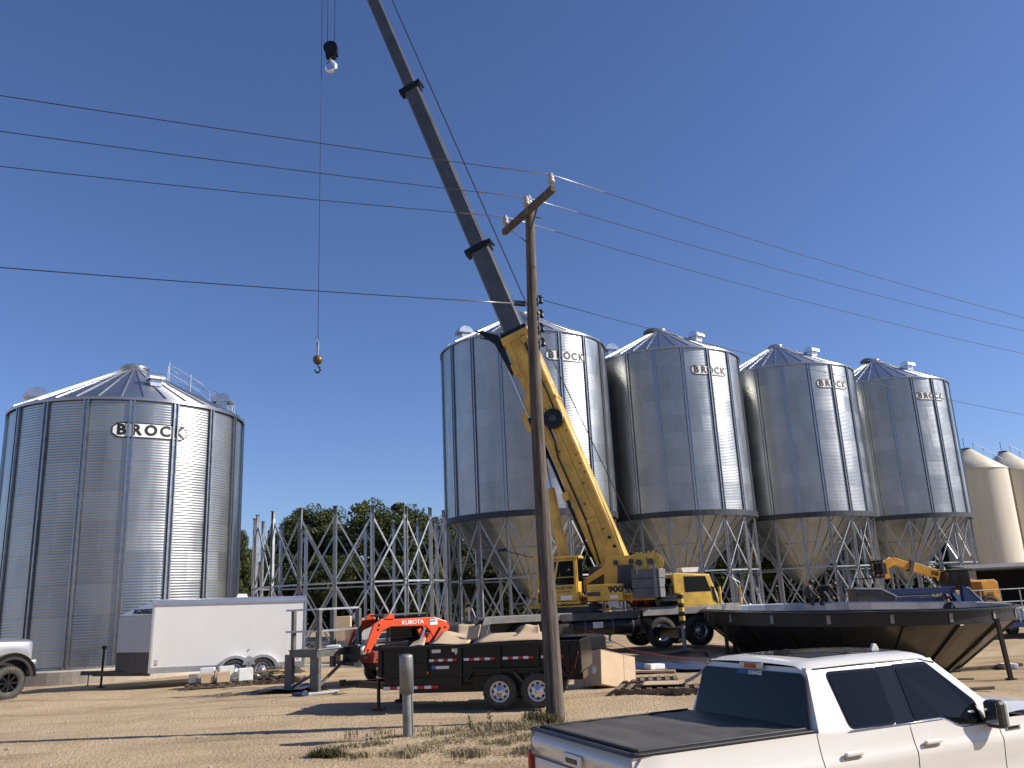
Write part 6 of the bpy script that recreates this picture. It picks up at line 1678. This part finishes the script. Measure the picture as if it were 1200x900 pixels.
# panoramic roof glass and fin
b = MB(); b.grid(lambda u, v: (2.35 + 1.15 * u, -.47 + .94 * v, roof_f((2.35 + 1.15 * u - 2.03) / 1.65, .5 + (-.45 + .9 * v) / .735 / 2)[2] + .006), 12, 12); b.build('sunroof', 'glass', tw)
b = MB(); b.box((2.85, 0, 1.999), (.04, .9, .008)); b.build('sunroof_edge', 'trim_black', tw)
b = MB(); b.prism([(3.05, 0), (3.16, 0), (3.13, .055), (3.09, .065)], -.014, .014); o = b.build('roof_antenna', 'white_paint', tw, bevel=.004); o.location = (.25, -.3, 1.99)
# tonneau cover and bed rails
b = MB()
b.grid(lambda u, v: (.16 + 1.70 * u, -.86 + 1.72 * v, 1.452 + .012 * math.sin(PI * v) - .007 * abs(math.sin(u * PI * 5)) ** 3 + .003 * noise.noise(V((u * 4, v * 5, 0)))), 80, 30)
b.build('bed_cover', 'vinyl', tw)
b = MB()
for sy in (-1, 1): b.box((.98, sy * .905, 1.437), (1.78, .085, .026)); b.box((1.0, sy * .868, 1.455), (1.7, .02, .022))
b.box((.17, 0, 1.452), (.035, 1.74, .03)); b.build('bed_rail_cap', 'trim_black', tw, bevel=.006)
# tailgate
b = MB()
def tg(u, v):
    z = .62 + .80 * v; y = (2 * u - 1) * (.955 - .0)
    x = .075 - .035 * math.exp(-((z - 1.33) / .07) ** 2) + .03 * S(1.34, 1.43, z) - .012 * S(1.2, 1.16, z) + .035 * S(.86, 1.0, abs(2 * u - 1)) ** 2
    return (x, y, z)
b.grid(tg, 50, 60); b.build('tailgate', 'white_paint', tw)
b = MB(); b.grid(lambda u, v: (.055 + .11 * v, (2 * u - 1) * .955, 1.425 + .022 * math.sin(v * PI) + (.0)), 30, 8); b.build('tailgate_cap', 'trim_black', tw)
b = MB(); b.box((.02, 0, 1.285), (.02, .34, .1)); o = b.build('tailgate_handle', 'white_paint', tw, bevel=.012)
b = MB(); b.box((.008, 0, 1.28), (.012, .2, .04)); b.build('handle_recess', 'trim_black', o, bevel=.004)
b = MB(); b.box((.056, 0, 1.205), (.01, 1.84, .012)); b.build('tailgate_crease', 'trim_black', tw)
b = MB(); lettering(b, 'LARIAT', .05, (.03, .77, 1.245), (0, -1, 0), (0, 0, 1), bold=.002); b.build('badge', 'badge', tw)
for sy in (-1, 1):
    b = MB(); b.box((.1, sy * .955, 1.02), (.13, .05, .44)); b.build('tail_light', 'red_lens', tw, bevel=.015)
b = MB(); b.box((-.02, 0, .58), (.16, 1.9, .2)); b.build('rear_bumper', 'chrome', tw, bevel=.04)
# bonnet
b = MB()
def hood(u, v):
    x = 4.1 + 1.65 * u; a = 2 * v - 1
    z = 1.36 + .02 * S(0, .3, u) - .13 * S(.3, 1, u) + .05 * (1 - abs(a) ** 3) + .012 * math.exp(-((abs(a) - .72) / .06) ** 2)
    return (x, a * (.93 - .1 * S(.6, 1, u)), z)
b.grid(hood, 40, 40); b.build('bonnet', 'white_paint', tw)
b = MB(); b.box((5.82, 0, .95), (.1, 1.6, .45)); b.build('grille', 'chrome', tw, bevel=.03)
b = MB(); b.box((5.85, 0, .58), (.18, 1.85, .24)); b.build('front_bumper', 'chrome', tw, bevel=.04)
for sy in (-1, 1):
    b = MB(); b.box((5.74, sy * .8, 1.02), (.2, .25, .3)); b.build('headlight', 'clear_lens', tw, bevel=.03)
    # mirrors
    b = MB(); b.box((3.97, sy * 1.06, 1.40), (.12, .17, .25)); mr_ = b.build('mirror', 'trim_black', tw, bevel=.035)
    b = MB(); b.box((4.02, sy * 1.06, 1.405), (.06, .18, .24)); b.build('mirror_shell', 'white_paint', mr_, bevel=.03)
    b = MB(); b.bar((4.0, sy * .93, 1.33), (3.985, sy * .99, 1.345), .07, .05); b.build('mirror_arm', 'trim_black', mr_, bevel=.01)
    b = MB(); b.box((3.908, sy * 1.06, 1.41), (.004, .13, .19)); b.build('mirror_glass', 'chrome', mr_)
    for xh, nm in ((2.22, 'rear_door'), (3.17, 'front_door')):
        yy = sy * (side_y(xh, 1.22) + .03)
        b = MB(); b.box((xh + .0, yy, 1.235), (.20, .03, .035)); o = b.build('door_handle', 'chrome' if False else 'white_paint', panels[(nm, sy)], bevel=.01)
        b = MB(); b.prism([(xh - .1, 1.24), (xh + .1, 1.24), (xh + .09, 1.19), (xh + .0, 1.17), (xh - .09, 1.18)], sy * (side_y(xh, 1.2) + .002), sy * (side_y(xh, 1.2) + .006)); b.build('handle_recess', 'badge', panels[(nm, sy)])
    b = MB(); b.box((4.27, sy * (side_y(4.27, 1.24) + .005), 1.245), (.20, .012, .045)); bd_ = b.build('fender_badge', 'badge', tw, bevel=.004)
    if sy < 0:
        l = MB(); lettering(l, 'PLATINUM', .03, (4.27, -(side_y(4.27, 1.24) + .013), 1.245), (1, 0, 0), (0, 0, 1), bold=.001); l.build('lettering', 'decal_black', bd_)
for x in (1.22, 4.9):
    for sy in (-1, 1): wheel(tw, (x, sy * .87, .41), .41, .28, .26, side=sy, style=6)

# ------------------------------------------------------------------ silver pickup cut off at the left edge
ts_ = thing('pickup_truck', 'silver lifted pickup at the left edge, only its nose and front wheel in view', 'pickup truck', (-14.9, 25.2, 0), rad(58))
# local x forward, near side y = -.. ; origin under the near front wheel
def rs(x, z): return -.1 - .04 * S(1.2, 1.5, z) - .12 * S(.45, .95, x)
b = MB()
def f(u, v):
    x = -1.6 + 2.2 * u; lo = .72
    if abs(x) < .62: lo = .62 + math.sqrt(max(0, .62 ** 2 - x * x)) * .98
    hi = 1.62 - .04 * S(-.6, .6, x) - .1 * S(.55, .8, x); z = lo + (hi - lo) * v
    return (x, -(.12 + .03 * math.sin(v * PI)) + .14 * S(.5, .8, x) * 1.0, z)
b.grid(f, 60, 16); b.build('front_wing', 'silver_paint', ts_)
b = MB(); b.grid(lambda u, v: (-1.6 + 2.2 * u - .06 * (1 - (2 * v - 1) ** 2) * 0, -.10 + 1.96 * v, 1.62 - .04 * S(-.6, .6, -1.6 + 2.2 * u) - .1 * S(.55, .8, -1.6 + 2.2 * u) + .10 * (1 - abs(2 * v - 1) ** 4)), 30, 24); b.build('bonnet', 'silver_paint', ts_)
b = MB(); n = 20
for i in range(n):
    a0, a1 = PI * i / n, PI * (i + 1) / n
    for (r0, r1, y0, y1) in ((.6, .7, -.17, -.26), (.52, .6, -.26, -.24)):
        b.add([(math.cos(a0) * r0, y0, .6 + math.sin(a0) * r0), (math.cos(a1) * r0, y0, .6 + math.sin(a1) * r0), (math.cos(a1) * r1, y1 if r0 > .55 else y0, .6 + math.sin(a1) * r1), (math.cos(a0) * r1, y1 if r0 > .55 else y0, .6 + math.sin(a0) * r1)], [(0, 1, 2, 3)], True)
    b.add([(math.cos(a0) * .7, -.26, .6 + math.sin(a0) * .7), (math.cos(a1) * .7, -.26, .6 + math.sin(a1) * .7), (math.cos(a1) * .72, -.1, .6 + math.sin(a1) * .72), (math.cos(a0) * .72, -.1, .6 + math.sin(a0) * .72)], [(0, 1, 2, 3)], True)
b.build('fender_flare', 'trim_black', ts_)
b = MB(); b.box((.58, .86, 1.25), (.1, 1.6, .5)); b.build('grille', 'trim_black', ts_, bevel=.03)
b = MB(); b.box((.62, .86, .85), (.22, 1.95, .36)); b.build('front_bumper', 'dark_grey', ts_, bevel=.05)
b = MB(); b.box((.64, -.08, 1.0), (.2, .14, .12)); b.build('bumper_end', 'silver_paint', ts_, bevel=.03)
for sy in (0.06, 1.66):
    b = MB(); b.box((.55, sy, 1.3), (.14, .3, .26)); b.build('headlight', 'clear_lens', ts_, bevel=.03)
b = MB(); b.box((-.4, .85, 1.0), (2.2, 1.6, .8)); b.build('underbody', 'interior', ts_)
wheel(ts_, (0, .02, .47), .47, .33, .27, side=-1, style=8, rim='black'); wheel(ts_, (0, 1.7, .47), .47, .33, .27, side=1, style=8, rim='black')
# rest of the truck behind the front wing, outside the frame
b = MB(); b.prism([(-1.6, .6), (-5.2, .6), (-5.2, 1.5), (-3.9, 1.5), (-3.8, 2.1), (-2.4, 2.15), (-1.6, 1.6)], -.1, 1.85); b.build('cab_and_bed', 'silver_paint', ts_, bevel=.05)
b = MB(); b.prism([(-2.45, 1.62), (-3.7, 1.62), (-3.65, 2.02), (-2.55, 2.05)], -.12, -.1); b.build('side_window', 'glass', ts_)
wheel(ts_, (-3.9, .02, .47), .47, .33, .27, side=-1, style=8, rim='black'); wheel(ts_, (-3.9, 1.7, .47), .47, .33, .27, side=1, style=8, rim='black')

# ------------------------------------------------------------------ light, sky, camera
SUN_EL, SUN_AZ = 33.0, 94.0      # azimuth clockwise from +Y
el, az = rad(SUN_EL), rad(SUN_AZ)
sd = V((math.sin(az) * math.cos(el), math.cos(az) * math.cos(el), math.sin(el)))
ld = bpy.data.lights.new('sun', 'SUN'); ld.energy = 4.4; ld.angle = rad(.5); ld.color = (1.0, .94, .85)
lo = bpy.data.objects.new('sun', ld); COL.objects.link(lo); lo.rotation_euler = sd.to_track_quat('Z', 'Y').to_euler(); lo.location = (60, -5, 60)
w = bpy.data.worlds.new('World'); scene.world = w; w.use_nodes = True
nt = w.node_tree; bg = nt.nodes['Background']
sk = nt.nodes.new('ShaderNodeTexSky'); sk.sky_type = 'NISHITA'; sk.sun_disc = False
sk.sun_elevation = el; sk.sun_rotation = az; sk.altitude = 500; sk.air_density = 1.0; sk.dust_density = .55; sk.ozone_density = 6.0
tn = nt.nodes.new('ShaderNodeMix'); tn.data_type = 'RGBA'; tn.blend_type = 'MULTIPLY'; tn.inputs[0].default_value = 1; tn.inputs[7].default_value = (.94, .90, 1.04, 1)
nt.links.new(sk.outputs[0], tn.inputs[6]); nt.links.new(tn.outputs[2], bg.inputs[0]); bg.inputs[1].default_value = .082
cd = bpy.data.cameras.new('camera'); cam = bpy.data.objects.new('camera', cd); COL.objects.link(cam)
F_, pitch, roll = 980.0, rad(14.4), rad(2.7)
cd.sensor_width = 36; cd.lens = 36 * F_ / 1200; cd.clip_start = .1; cd.clip_end = 6000
fwd = V((0, math.cos(pitch), math.sin(pitch))); r0 = V((1, 0, 0)); u0 = V((0, -math.sin(pitch), math.cos(pitch)))
rt = r0 * math.cos(roll) - u0 * math.sin(roll); up_ = r0 * math.sin(roll) + u0 * math.cos(roll)
cam.matrix_world = Matrix(((rt.x, up_.x, -fwd.x, 0), (rt.y, up_.y, -fwd.y, 0), (rt.z, up_.z, -fwd.z, 2.15), (0, 0, 0, 1)))
scene.camera = cam
scene.view_settings.view_transform = 'Standard'; scene.view_settings.look = 'None'
scene.view_settings.exposure = .62; scene.view_settings.gamma = 1; scene.view_settings.use_curve_mapping = False
scene.cycles.use_denoising = True
scene.cycles.max_bounces = 6; scene.cycles.transparent_max_bounces = 8
scene.cycles.sample_clamp_indirect = 8
